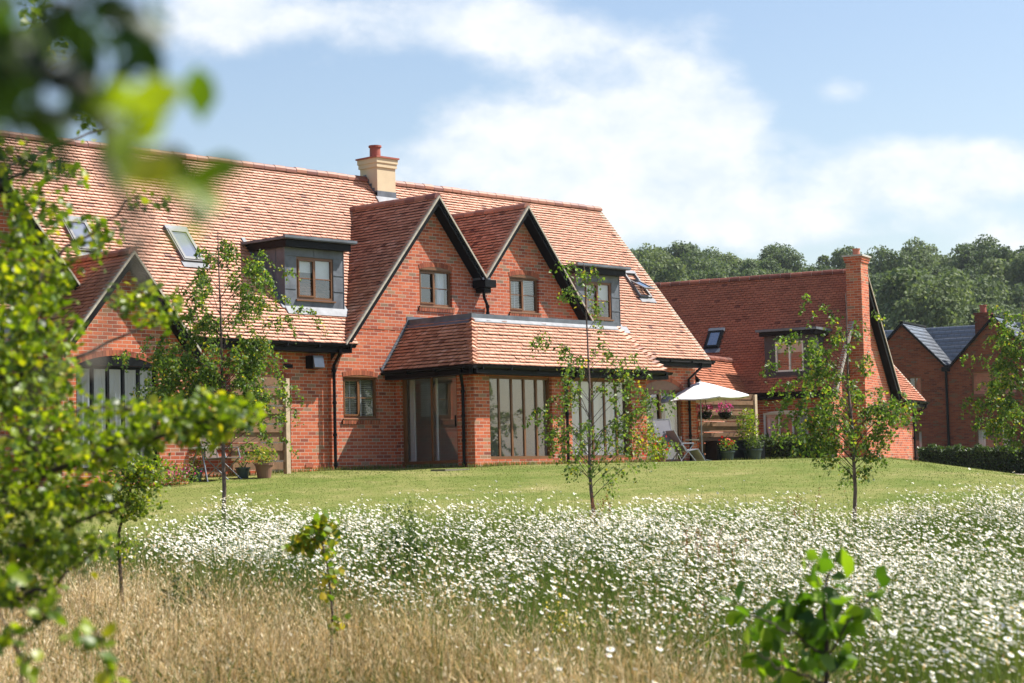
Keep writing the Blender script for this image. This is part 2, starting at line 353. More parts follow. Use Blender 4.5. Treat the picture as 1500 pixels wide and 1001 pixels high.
def arch_head(mb, P, u0, u1, z, rise, th=.11, n=None, proud=.008, m=0):
    W_ = u1-u0; R = (W_*W_/4+rise*rise)/(2*rise); cu_, cz = (u0+u1)/2, z+rise-R
    a0 = math.asin(min(1, W_/2/R)); n = n or max(7, int((2*a0*(R+th/2))/.078)) | 1
    T = mb.T; mb.T = lambda p: np.asarray(p, float)
    for i in range(n):
        b0 = -a0+2*a0*(i+.04)/n; b1 = -a0+2*a0*(i+.96)/n; pr = proud+random.random()*.004
        c = [(cu_+r*math.sin(b), cz+r*math.cos(b)) for r, b in ((R, b0), (R, b1), (R+th, b1), (R+th, b0))]
        t = random.random()
        mb.hexa([P(*c[0], -.02), P(*c[1], -.02), P(*c[1], pr), P(*c[0], pr), P(*c[3], -.02), P(*c[2], -.02), P(*c[2], pr), P(*c[3], pr)], m, tint=t)
    # mortar backing
    k = 16
    for i in range(k):
        b0 = -a0+2*a0*i/k; b1 = -a0+2*a0*(i+1)/k
        c = [(cu_+r*math.sin(b), cz+r*math.cos(b)) for r, b in ((R, b0), (R, b1), (R+th, b1), (R+th, b0))]
        mb.face([P(*q, .003) for q in c], m+1)
    mb.T = T
    return cu_, cz, R, a0
ARCHT = tinted('arch_voussoir', [(0, (.22, .06, .035)), (1, (.42, .13, .065))], .85, .2)
JOINT = simple('lime_joint', (.46, .38, .30), .9)

def tiles(name, O, U, Sd, poly, parent, exc=(), gauge=.1, tw=.165, mtl=None, lift=.038, under=True, base=.60, spread=.07):
    O = np.asarray(O, float); U = norm(U); Sd = norm(Sd); N = np.cross(U, Sd)
    if N[2] < 0: N = -N
    s0 = min(p[1] for p in poly); s1 = max(p[1] for p in poly)
    V = []; Q = []; T = []; UV = []; UQ = []
    r = random.Random(name+str(O))
    k = 0
    for row in range(int(round((s1-s0)/gauge))):
        a = s0+row*gauge; b = min(a+gauge, s1)
        cl = clip(clip(list(poly), 0, -1, -(a+1e-4)), 0, 1, b-1e-4)
        if len(cl) < 3: continue
        lo = [p[0] for p in cl if abs(p[1]-a) < .02*gauge+2e-4]; hi = [p[0] for p in cl if abs(p[1]-b) < .02*gauge+2e-4]
        if not lo: lo = [p[0] for p in cl]
        if not hi: hi = [sum(lo)/len(lo)]
        L0, R0, L1, R1 = min(lo), max(lo), min(hi), max(hi)
        iv = [(min(L0, L1), max(R0, R1))]
        mid = (a+b)/2
        for e in exc:
            if e[2] <= mid <= e[3]:
                niv = []
                for x0, x1 in iv:
                    if e[0] > x0: niv.append((x0, min(x1, e[0])))
                    if e[1] < x1: niv.append((max(x0, e[1]), x1))
                iv = [q for q in niv if q[1]-q[0] > .01]
        rowshift = (row % 2)*tw/2; rl = r.uniform(-.004, .004)
        for x0, x1 in iv:
            def lim(u, s_):   # clamp to slanted sides
                f = (s_-a)/max(b-a, 1e-6); l = L0+(L1-L0)*f; rr = R0+(R1-R0)*f
                return min(max(u, l), rr)
            if under:
                n = len(UV)
                for u, s_ in ((x0, a), (x1, a), (x1, b), (x0, b)): UV.append(O+U*lim(u, s_)+Sd*s_-N*.012)
                UQ.append((n, n+1, n+2, n+3))
            u = math.floor((x0-rowshift)/tw)*tw+rowshift
            while u < x1:
                ua, ub = max(u+.005, x0), min(u+tw-.005, x1); u += tw
                if ub-ua < .012: continue
                h = lift+rl+r.gauss(0, .0042); h2 = h+r.gauss(0, .0025); dj = r.gauss(0, .0025)
                pts = [(ua, a+dj, h), (ub, a+dj, h2), (ub, b+.012, .006), (ua, b+.012, .006), (ua, a+dj+.002, max(.0, h-.017)), (ub, a+dj+.002, max(.0, h2-.017))]
                n = len(V)
                for (uu, ss, hh) in pts: V.append(O+U*lim(uu, ss)+Sd*ss+N*hh)
                t = min(1, max(0, r.gauss(base, spread)))
                if r.random() < .022: t = r.uniform(0, .25)
                Q.append((n, n+1, n+2, n+3)); T.append(t); Q.append((n+4, n+5, n+1, n)); T.append(t*.9)
    Q = np.array(Q); g = [(Q, np.array(T), 0)]
    if under:
        off = len(V); g.append((np.array(UQ)+off, np.full(len(UQ), .5), 1)); V += UV
    return npmesh(name, np.array(V), g, [mtl or TILE, UNDER], parent)
def ridge_tiles(name, p, q, parent, r=.115, seg=.33, mtl=None, up=(0,0,1)):
    p = np.asarray(p, float); q = np.asarray(q, float); L = np.linalg.norm(q-p); d = (q-p)/L; u = norm(np.cross(np.cross(d, up), d)); sd = np.cross(d, u)
    mb = MB(); n = max(1, int(L/seg)); K = 7
    for i in range(n):
        a = p+d*L*i/n; b = p+d*L*(i+1)/n; j = random.gauss(0, .004); t = min(1, max(0, random.gauss(.09, .07)))
        def prof(c, rr): return [c+sd*rr*math.cos(math.pi*(k/(K-1)*1.16-.08))+u*(rr*math.sin(math.pi*(k/(K-1)*1.16-.08))+j-.03) for k in range(K)]
        A = prof(a+d*.008, r); B = prof(b-d*.008, r)
        for k in range(K-1): mb.face([A[k], A[k+1], B[k+1], B[k]], 0, tint=t)
        mb.face(A, 0, tint=t*.6); mb.face(B[::-1], 0, tint=t*.6)
        A2 = prof(b-d*.012, r*.93); B2 = prof(b+d*.012, r*.93)
        for k in range(K-1): mb.face([A2[k], A2[k+1], B2[k+1], B2[k]], 1, tint=.2)
    return mb.build(name, [mtl or TILE, MORTAR], parent)
def verge(name, P, foot, apex, parent, h=.20, side=1, soff=.3, cap=True):
    """P(u,z,n): n outward of verge plane. barge board hugging the slope from foot to apex, mortar strip above"""
    mb = MB()
    (u0, z0), (u1, z1) = foot, apex
    # board
    c = lambda u, z, dz, n: P(u, z+dz, n)
    hh = h
    mb.hexa([c(u0,z0,-hh,-.03), c(u1,z1,-hh,-.03), c(u1,z1,-hh,.0), c(u0,z0,-hh,.0), c(u0,z0,-.03,-.03), c(u1,z1,-.03,-.03), c(u1,z1,-.03,.0), c(u0,z0,-.03,.0)], 0)
    mb.hexa([c(u0,z0,-.10,-.0), c(u1,z1,-.10,-.0), c(u1,z1,-.10,.025), c(u0,z0,-.10,.025), c(u0,z0,-.03,-.0), c(u1,z1,-.03,-.0), c(u1,z1,-.03,.025), c(u0,z0,-.03,.025)], 0)
    # soffit
    mb.hexa([c(u0,z0,-.13,-soff), c(u1,z1,-.13,-soff), c(u1,z1,-.13,-.03), c(u0,z0,-.13,-.03), c(u0,z0,-.06,-soff), c(u1,z1,-.06,-soff), c(u1,z1,-.06,-.03), c(u0,z0,-.06,-.03)], 0)
    if cap:
        mb.hexa([c(u0,z0,-.03,-.12), c(u1,z1,-.03,-.12), c(u1,z1,-.03,.045), c(u0,z0,-.03,.045), c(u0,z0,.032,-.12), c(u1,z1,.032,-.12), c(u1,z1,.032,.045), c(u0,z0,.032,.045)], 1)
    return mb.build(name, [BLACK, MORTAR], parent)
def gutter(name, P, u0, u1, z, parent, wall_n, fascia=.17):
    """P(u,z,n): n=0 at gutter outer lip, negative inward; wall_n = where the wall is (negative)"""
    mb = MB(); K = 7; r = .062
    for a in range(K-1):
        t0 = math.pi+math.pi*a/(K-1); t1 = math.pi+math.pi*(a+1)/(K-1)
        p0 = (z+r*math.sin(t0)*1.1, -r+r*math.cos(t0)); p1 = (z+r*math.sin(t1)*1.1, -r+r*math.cos(t1))
        mb.face([P(u0, *p0), P(u1, *p0), P(u1, *p1), P(u0, *p1)])
    for u in (u0, u1): mb.face([P(u, z+r*math.sin(math.pi+math.pi*a/(K-1))*1.1, -r+r*math.cos(math.pi+math.pi*a/(K-1))) for a in range(K)])
    for a in np.arange(u0+.3, u1, .9):
        mb.hexa([P(a, z-.085, -.13), P(a+.04, z-.085, -.13), P(a+.04, z-.085, .004), P(a, z-.085, .004), P(a, z+.01, -.13), P(a+.04, z+.01, -.13), P(a+.04, z+.01, .004), P(a, z+.01, .004)])
    f0 = -2*r-.005
    mb.hexa([P(u0+.02, z-fascia, f0-.025), P(u1-.02, z-fascia, f0-.025), P(u1-.02, z-fascia, f0), P(u0+.02, z-fascia, f0), P(u0+.02, z+.02, f0-.025), P(u1-.02, z+.02, f0-.025), P(u1-.02, z+.02, f0), P(u0+.02, z+.02, f0)])
    mb.hexa([P(u0+.02, z-fascia, wall_n), P(u1-.02, z-fascia, wall_n), P(u1-.02, z-fascia, f0-.026), P(u0+.02, z-fascia, f0-.026), P(u0+.02, z-fascia+.02, wall_n), P(u1-.02, z-fascia+.02, wall_n), P(u1-.02, z-fascia+.02, f0-.026), P(u0+.02, z-fascia+.02, f0-.026)])
    return mb.build(name, BLACK, parent)
def pipe(name, pts, parent, r=.036):
    mb = MB(); mb.tube(pts, r, n=10)
    a, b = np.array(pts[-2]), np.array(pts[-1])
    for f in (.05, .35, .65, .93):
        c = a+(b-a)*f; mb.tube([c+(0,0,.03), c-(0,0,.03)], r*1.35, n=10)
    return mb.build(name, BLACK, parent, smooth=False)
def window(name, P, u0, u1, z0, z1, parent, n=2, fm=None, gm=None, rec=.07, bar=True, fw=.055, sill=True, casem=True, blind=None, room=True, roomm=None, arch=0, label=None, barm=None):
    """frame recessed by rec behind wall face; children pane, sill, blind"""
    fm = fm or WOODB; gm = gm or GLASS; mb = MB()
    def bx(a, b, c, d, n0, n1, m=0):
        mb.hexa([P(a,c,n0), P(b,c,n0), P(b,c,n1), P(a,c,n1), P(a,d,n0), P(b,d,n0), P(b,d,n1), P(a,d,n1)], m)
    nb, nf = -rec-.06, -rec
    bx(u0, u0+fw, z0, z1, nb, nf); bx(u1-fw, u1, z0, z1, nb, nf); bx(u0+fw, u1-fw, z0, z0+fw, nb, nf); bx(u0+fw, u1-fw, z1-fw, z1, nb, nf)
    w = (u1-u0-2*fw)/n; g = MB()
    for i in range(n):
        a = u0+fw+w*i; b = a+w
        if i: bx(a-fw*.45, a+fw*.45, z0+fw, z1-fw, nb, nf+.002)
        c = .035 if casem and i == 0 else .0
        if c:
            bx(a, a+c, z0+fw, z1-fw, nf, nf+.02); bx(b-c-.02, b-.02, z0+fw, z1-fw, nf, nf+.02); bx(a+c, b-c-.02, z0+fw, z0+fw+c, nf, nf+.02); bx(a+c, b-c-.02, z1-fw-c, z1-fw, nf, nf+.02)
        if bar: zc = (z0+z1)/2; bx(a+c, b-c, zc-.011, zc+.011, nb+.02, nf-.01, 1)
        g.face([P(a, z0+fw, nf-.03), P(b, z0+fw, nf-.03), P(b, z1-fw, nf-.03), P(a, z1-fw, nf-.03)])
    if arch:
        W_ = u1-u0; R = (W_*W_/4+arch*arch)/(2*arch); cu_, cz = (u0+u1)/2, z1+arch-R; k = 14
        pts = [(u0+W_*i/k, cz+math.sqrt(max(0, R*R-(u0+W_*i/k-cu_)**2))) for i in range(k+1)]
        for i in range(k): mb.face([P(pts[i][0], z1, .0045), P(pts[i+1][0], z1, .0045), P(pts[i+1][0], pts[i+1][1], .0045), P(pts[i][0], pts[i][1], .0045)])
        bx(u0, u1, z1-.02, z1+.0, nb, -.01)
    o = mb.build(name, [fm, barm or fm], parent)
    if label: o['label'] = label
    g.build('pane', gm, o)
    if sill:
        sb = MB(); sb.hexa([P(u0-.03, z0-.045, -.1), P(u1+.03, z0-.045, -.1), P(u1+.03, z0-.045, .045), P(u0-.03, z0-.045, .045), P(u0-.03, z0-.004, -.1), P(u1+.03, z0-.004, -.1), P(u1+.03, z0-.012, .045), P(u0-.03, z0-.012, .045)])
        sb.build('sill', fm, o)
    if blind == 'slat':
        b = MB(); z = z0+.06
        while z < z1-.06:
            b.face([P(u0+.05, z, nb-.07), P(u1-.05, z, nb-.07), P(u1-.05, z+.022, nb-.035), P(u0+.05, z+.022, nb-.035)]); z += .042
        for f in (.3, .62): b.face([P(u0+(u1-u0)*f, z0+.05, nb-.033), P(u0+(u1-u0)*f+.03, z0+.05, nb-.033), P(u0+(u1-u0)*f+.03, z1-.05, nb-.033), P(u0+(u1-u0)*f, z1-.05, nb-.033)])
        b.build('blind', BLIND, o)
    elif blind == 'curtain' or blind == 'full' or blind == 'half':
        ra = [(0, 1)] if blind == 'full' else ([(0, .22), (.74, 1)] if blind == 'curtain' else [(0, 1)])
        zt = z1-.03; zb = z0+.02 if blind != 'half' else (z0+z1)/2+.02
        for f0, f1 in ra:
            b = MB(); kk = max(8, int((u1-u0)*(f1-f0)/.03))
            us = [u0+.05+(u1-u0-.1)*(f0+(f1-f0)*i/kk) for i in range(kk+1)]
            for i in range(kk):
                na = nb-.10+.022*math.sin(i*1.7)+.01*math.sin(i*.6); nc = nb-.10+.022*math.sin((i+1)*1.7)+.01*math.sin((i+1)*.6)
                b.face([P(us[i], zb, na), P(us[i+1], zb, nc), P(us[i+1], zt, nc), P(us[i], zt, na)])
            b.build('curtain', CURT, o, smooth=True)
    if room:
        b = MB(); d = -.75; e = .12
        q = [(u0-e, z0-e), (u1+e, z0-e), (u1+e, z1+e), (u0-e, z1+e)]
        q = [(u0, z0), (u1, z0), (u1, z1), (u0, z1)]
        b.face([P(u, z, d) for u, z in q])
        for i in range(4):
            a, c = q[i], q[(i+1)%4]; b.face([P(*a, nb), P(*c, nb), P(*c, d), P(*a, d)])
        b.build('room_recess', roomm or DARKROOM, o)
    return o

# leaves ------------------------------------------------------------
def orth(d, rng):
    r = rng.normal(size=d.shape); r -= (r*d).sum(1, keepdims=True)*d; r /= np.linalg.norm(r, axis=1, keepdims=True)+1e-9; return r
def leaf_arrays(pos, size, rng, droop=0., upn=.5, aspect=.62, lod=0, dirs=None):
    n = len(pos); pos = np.asarray(pos, float); size = np.broadcast_to(size, (n,)).reshape(-1, 1)
    d = rng.normal(size=(n, 3)) if dirs is None else dirs+rng.normal(size=(n, 3))*.35
    d[:, 2] -= droop*1.5; d /= np.linalg.norm(d, axis=1, keepdims=True)
    nr = rng.normal(size=(n, 3))+np.array([0, 0, upn*2]); nr -= (nr*d).sum(1, keepdims=True)*d; nr /= np.linalg.norm(nr, axis=1, keepdims=True)+1e-9
    s = np.cross(d, nr); w = size*aspect/2; fold = nr*size*.12
    if lod == 0:
        V = np.stack([pos, pos+d*size*.45+s*w+fold, pos+d*size, pos+d*size*.45-s*w+fold], 1)
        F = np.array([[0, 1, 2], [0, 2, 3]])
    else:
        curl = -nr*size*.18
        V = np.stack([pos, pos+d*size*.25+s*w*.8+fold*.7, pos+d*size*.6+s*w+fold*.8+curl*.4, pos+d*size+curl, pos+d*size*.6-s*w+fold*.8+curl*.4, pos+d*size*.25-s*w*.8+fold*.7, pos+d*size*.3, pos+d*size*.65+curl*.4], 1)
        F = np.array([[0, 1, 6], [1, 2, 7], [1, 7, 6], [2, 3, 7], [3, 4, 7], [4, 5, 7], [5, 6, 7], [5, 0, 6]])
    k = V.shape[1]
    FF = (F[None]+np.arange(n)[:, None, None]*k).reshape(-1, 3)
    t = np.repeat(rng.random(n), len(F))
    return V.reshape(-1, 3), FF, t
def crown(name, pos, size, mtl, parent, rng, tint=None, **k):
    V, F, t = leaf_arrays(pos, size, rng, **k)
    if tint is not None: t = np.clip(tint[0]+(t-.5)*tint[1], 0, 1)
    return npmesh(name, V, [(F, t, 0)], mtl, parent)

# ================================================================ GROUND
def ground_material():
    m, t, b = mat('ground_turf'); b.inputs['Roughness'].default_value = .95; b.inputs['Specular IOR Level'].default_value = .1
    c = nd(t, 'ShaderNodeTexCoord'); o = c.outputs['Object']
    a = noise(t, o, .35, 6, .62, .3); f = noise(t, o, 14, 5, .7); g = noise(t, o, 2.2, 5, .6)
    s = mth(t, 'ADD', mth(t, 'MULTIPLY', a, .75), mth(t, 'ADD', mth(t, 'MULTIPLY', g, .4), mth(t, 'MULTIPLY', f, .35)))
    col = ramp(t, s, [(.50, (.075, .115, .018)), (.68, (.13, .165, .034)), (.82, (.20, .205, .062)), (.98, (.33, .28, .13))])
    t.links.new(col, b.inputs['Base Color'])
    bp = nd(t, 'ShaderNodeBump'); bp.inputs['Strength'].default_value = .6; bp.inputs['Distance'].default_value = .03
    t.links.new(noise(t, o, 30, 4, .7), bp.inputs['Height']); t.links.new(bp.outputs[0], b.inputs['Normal'])
    return m
TURF = ground_material()
SOIL = simple('meadow_soil', (.085, .075, .03), .95, 0, .4, 2)
GRAVEL = simple('gravel', (.42, .34, .27), .95, 0, .25, 40, bump=.5)
def grid(name, ds, ls, mtl, kind='structure', dz=0, keep=None):
    D, Lm = np.meshgrid(ds, ls, indexing='ij'); x = D*FW[0]+Lm*RT[0]; y = D*FW[1]+Lm*RT[1]
    V = np.stack([x, y, gz(x, y)+dz], -1).reshape(-1, 3); n, k = D.shape
    i, j = np.meshgrid(np.arange(n-1), np.arange(k-1), indexing='ij'); a = (i*k+j).ravel()
    F = np.stack([a, a+k, a+k+1, a+1], 1)
    if keep is not None:
        dm = (D[:-1, :-1]+D[1:, 1:])/2; lm = (Lm[:-1, :-1]+Lm[1:, 1:])/2; F = F[keep(dm, lm).ravel()]
    o = npmesh(name, V, [(F, np.zeros(len(F)), 0)], mtl, smooth=True); o['kind'] = kind; return o
lsx = np.concatenate([[-900, -500, -250, -120, -70], np.arange(-45, 46, 1.0), [60, 80, 120, 250, 500, 900]])
dsx = np.concatenate([[-60, -30, -10], np.arange(0, 100, 1.0), np.arange(100, 440, 10.), [500, 700, 1200]])
def lawn_edge(l): return 26.4+.5*np.sin(l*1.3)+.4*np.sin(l*.5+2)
grid('ground', dsx, lsx, SOIL, dz=-.03)
grid('lawn', np.concatenate([np.arange(22, 100, .5), np.arange(100, 440, 10.), [600, 1100]]), np.concatenate([[-800, -300, -100], np.arange(-40, 45, .5), [100, 300, 800]]), TURF, dz=.0, keep=lambda d, l: d > lawn_edge(l))
# gravel path in front of the far hedge
mb = MB(); pxs = [1372, 1400, 1440, 1480, 1520, 1580, 1650]; f0 = [64.5, 62, 59, 56.5, 54.5, 52.5, 51]; f1 = [65.5, 66, 66, 65.5, 65, 64.5, 64]
pp = [[gnd(px, a+(b-a)*k/8)+np.array([0, 0, .03]) for k in range(9)] for px, a, b in zip(pxs, f0, f1)]
for i in range(6):
    for k in range(8): mb.face([pp[i][k], pp[i+1][k], pp[i+1][k+1], pp[i][k+1]])
tag(mb.build('gravel_path', GRAVEL), kind='structure')

# ================================================================ MAIN HOUSE
PIT = math.radians(50); CP, SP, TP = math.cos(PIT), math.sin(PIT), math.tan(PIT)
house = thing('brick_house', 'long red brick house with steep clay tiled roof, twin front gables and cream chimney', 'house')
PF = lambda Y: (lambda u, z, n: np.array([u, Y-n, z]))           # front facing plane
ZB = .1; YM, YG, YV, ZE = 33.1, 33.0, 32.7, 3.12
ZR = 7.62; YR = YV+(ZR-ZE)/TP; YBACK = 2*YR-YV
XL, XR = 14.0, 42.19
# --- walls
mb = MB()
door_o = (26.95, 27.86, ZB, 2.30); fd = (39.75, 41.45, .40, 2.33); gwin = (29.30, 30.34, 1.50, 2.42)
wall(mb, PF(YM), [(XL+.2, ZB), (28.95, ZB), (28.95, 2.98), (XL+.2, 2.98)], [door_o])
wall(mb, PF(YM), [(37.9, ZB), (42.03, ZB), (42.03, 2.98), (37.9, 2.98)], [fd])
mb.face([(28.95, YM, ZB), (28.95, YG, ZB), (28.95, YG, 2.98), (28.95, YM, 2.98)], 0, [(0, ZB), (.1, ZB), (.1, 2.98), (0, 2.98)])
w1 = (31.72, 32.78, 4.13, 4.98); w2 = (34.75, 35.80, 4.13, 4.98)
wall(mb, PF(YG), [(28.95, ZB), (33.63, ZB), (33.63, 4.68), (32.1, 6.50), (28.95, 2.75)], [gwin, w1, (31.12, 33.63, .40, 2.44)])
wall(mb, PF(YG), [(33.63, ZB), (38.2, ZB), (38.2, 2.9), (35.15, 6.52), (33.63, 4.70)], [w2, (33.63, 36.6, .40, 2.44)])
# far left gable over the side wing
gl = (19.3, 21.45, 2.45, 4.45)
wall(mb, PF(YG), [(17.2, ZB), (22.9, ZB), (22.9, 3.05), (20.03, 6.45), (17.2, 3.07)], [gl])
# end gables and back
PE = lambda u, z, n: np.array([42.03+n, u, z]); PEL = lambda u, z, n: np.array([XL+.2-n, u, z])
for P in (PE, PEL): wall(mb, P, [(YM, ZB), (YBACK-.4, ZB), (YBACK-.4, 3.0), (YR, ZR-.12), (YM, 3.0)])
wall(mb, lambda u, z, n: np.array([u, YBACK-.4+n, z]), [(XL+.2, ZB), (42.03, ZB), (42.03, 3.0), (XL+.2, 3.0)])
mb.build('wall', BRICK, house)
# --- arched brick heads and brick sills
for P_, a in ((PF(YG), (w1[0], w1[1], w1[3], .075)), (PF(YG), (w2[0], w2[1], w2[3], .075)), (PF(YG), (gwin[0], gwin[1], gwin[3], .05)), (PF(YM), (door_o[0]-.9, door_o[1], 2.30, .2)), (PF(YM), (fd[0], fd[1], fd[3], .24))):
    mb = MB(); arch_head(mb, P_, *a); mb.build('arch_lintel', [ARCHT, JOINT], house)
for (u0, u1, z0, z1) in (w1, w2, gwin):
    mb = MB(); k = int((u1-u0+.1)/.078)
    for i in range(k):
        a = u0-.05+i*(u1-u0+.1)/k
        q = PF(YG); b = a+.066
        mb.hexa([q(a, z0-.13, -.02), q(b, z0-.13, -.02), q(b, z0-.13, .035), q(a, z0-.13, .035), q(a, z0-.047, -.02), q(b, z0-.047, -.02), q(b, z0-.047, .042), q(a, z0-.047, .042)], tint=random.random())
    mb.hexa([q(u0-.05, z0-.12, -.02), q(u1+.05, z0-.12, -.02), q(u1+.05, z0-.12, .028), q(u0-.05, z0-.12, .028), q(u0-.05, z0-.05, -.02), q(u1+.05, z0-.05, -.02), q(u1+.05, z0-.05, .034), q(u0-.05, z0-.05, .034)], 1)
    mb.build('brick_sill', [ARCHT, JOINT], house)
# --- windows
window('window', PF(YG), *w1, house, n=2, blind='curtain', arch=.075, rec=.06)
window('window', PF(YG), *w2, house, n=2, blind='slat', arch=.075, rec=.06)
window('window', PF(YG), *gwin, house, n=2, blind='slat', arch=.05, rec=.06)
window('garden_door', PF(YM), fd[0], fd[1], fd[2], fd[3], house, n=2, blind='curtain', bar=False, sill=False, arch=.24, fw=.09)
window('glazed_screen', PF(YG), *gl, house, n=3, blind='full', bar=False, fm=BLACK, fw=.05)
# --- main roof
O = (0, YV, ZE); SL = (YR-YV)/CP
mrf = tiles('roof', O, (1,0,0), (0,CP,SP), [(XL, 0), (XR, 0), (XR, SL), (XL, SL)], house,
      exc=[(29.52, 38.0, -1, .52), (17.1, 22.95, -1, .52)])
tiles('rear_roof', (0, YBACK, ZE), (1,0,0), (0,-CP,SP), [(XL, 0), (XR, 0), (XR, SL), (XL, SL)], house, gauge=.2, tw=.33)
ridge_tiles('ridge', (XL, YR, ZR+.02), (33.25, YR, ZR+.02), mrf); ridge_tiles('ridge', (33.9, YR, ZR+.02), (XR, YR, ZR+.02), mrf)
# end verge of the main roof
PV = lambda u, z, n: np.array([XR-.03+n, u, z])
verge('barge_board', PV, (YV, ZE), (YR, ZR), house, h=.14, soff=.15); verge('barge_board', PV, (YBACK, ZE), (YR, ZR), house, h=.14, soff=.15)
# --- front gable roofs
def gable(ax, az, valley_l=None, valley_r=None, ze=ZE, yv=YV, name='gable_roof', nr=True):
    Ltot = (az-ze)/SP; back = (az-ZE)/TP+(YV-yv)+.0; half = (az-ze)/TP
    k0 = (YV-yv)
    for sgn, vz in ((-1, valley_l), (1, valley_r)):
        s0 = 0 if vz is None else (vz-ze)/SP
        b0 = k0+max(0, (ze+s0*SP-ZE)/TP)+.06
        g_ = tiles(name, (ax+sgn*half, yv, ze), (0,1,0), (-sgn*CP, 0, SP), [(0, s0), (b0, s0), (back+.06, Ltot), (0, Ltot)], house, base=.6, spread=.17, lift=.052)
        if sgn == -1: ridge_tiles('ridge', (ax, yv, az+.02), (ax, yv+back+.15, az+.02), g_)
    PVf = lambda u, z, n: np.array([u, yv-n, z])
    zl = ze if valley_l is None else valley_l; zr = ze if valley_r is None else valley_r
    verge('barge_board', PVf, (ax-(az-zl)/TP, zl), (ax, az), house); verge('barge_board', PVf, (ax+(az-zr)/TP, zr), (ax, az), house)
gable(32.1, 6.67, None, 4.85); gable(35.15, 6.69, 4.87, None)
gable(20.03, 6.62, None, None)
# lead valley spout + hopper between the gables
mb = MB(); mb.box((33.45, 32.55, 4.62), (33.82, 32.97, 4.80)); mb.box((33.52, 32.66, 4.50), (33.75, 32.94, 4.62))
mb.build('hopper', BLACK, house)
mb = MB(); mb.hexa([(33.5,32.68,4.80),(33.77,32.68,4.80),(33.77,34,4.80),(33.5,34,4.80),(33.5,32.68,4.86),(33.77,32.68,4.86),(33.77,34,4.86),(33.5,34,4.86)]); mb.build('valley_gutter', LEAD, house)
pipe('downpipe', [(33.68, 32.84, 4.55), (33.72, 32.86, 4.40), (33.9, 32.93, 4.22), (33.9, 32.93, 3.70)], house)
# --- eaves
gutter('gutter', lambda u, z, n: np.array([u, 32.56-n, z]), 24.35, 29.33, 3.10, house, -.52)
gutter('gutter', lambda u, z, n: np.array([u, 32.56-n, z]), 37.35, 42.25, 3.10, house, -.52)
pipe('downpipe', [(28.92, 32.64, 3.02), (28.92, 32.64, 2.92), (28.98, 32.93, 2.66), (28.98, 32.93, .3)], house)
pipe('downpipe', [(41.75, 32.64, 3.02), (41.72, 32.64, 2.92), (41.35+.3, 33.02, 2.62), (41.65, 33.02, .3)], house)
# --- brown frame and open doorway at the left
mb = MB(); q = PF(YM)
for a, b in ((26.95, 27.03), (27.76, 27.86)): mb.hexa([q(a, ZB, -.1), q(b, ZB, -.1), q(b, ZB, -.02), q(a, ZB, -.02), q(a, 2.3, -.1), q(b, 2.3, -.1), q(b, 2.3, -.02), q(a, 2.3, -.02)])
mb.hexa([q(26.0, 2.22, -.1), q(27.86, 2.22, -.1), q(27.86, 2.22, -.01), q(26.0, 2.22, -.01), q(26.0, 2.31, -.1), q(27.86, 2.31, -.1), q(27.86, 2.31, -.01), q(26.0, 2.31, -.01)])
fo = mb.build('door_frame', WOODB, house)
mb = MB(); mb.face([q(27.03, ZB, -.08), q(27.76, ZB, -.08), q(27.76, 2.22, -.08), q(27.03, 2.22, -.08)]); mb.build('pane', GLASS, fo)
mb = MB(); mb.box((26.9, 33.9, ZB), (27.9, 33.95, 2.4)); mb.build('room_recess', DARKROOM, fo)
# floodlight / vent under the eaves
mb = MB(); mb.box((28.30, 32.86, 2.58), (28.62, 33.09, 2.86)); mb.hexa([(28.32, 32.80, 2.60), (28.60, 32.80, 2.60), (28.60, 32.86, 2.58), (28.32, 32.86, 2.58), (28.32, 32.84, 2.80), (28.60, 32.84, 2.80), (28.60, 32.86, 2.86), (28.32, 32.86, 2.86)], 1)
mb.build('floodlight', [BLACK, METAL], house)
mb = MB(); mb.box((27.66, 33.0, 2.58), (27.86, 33.09, 2.66)); mb.build('security_sensor', BLACK, house)
for u in (28.25, 28.65): mb = MB(); mb.box((u, 33.085, .42), (u+.22, 33.094, .49)); mb.build('air_brick', ARCH, house)

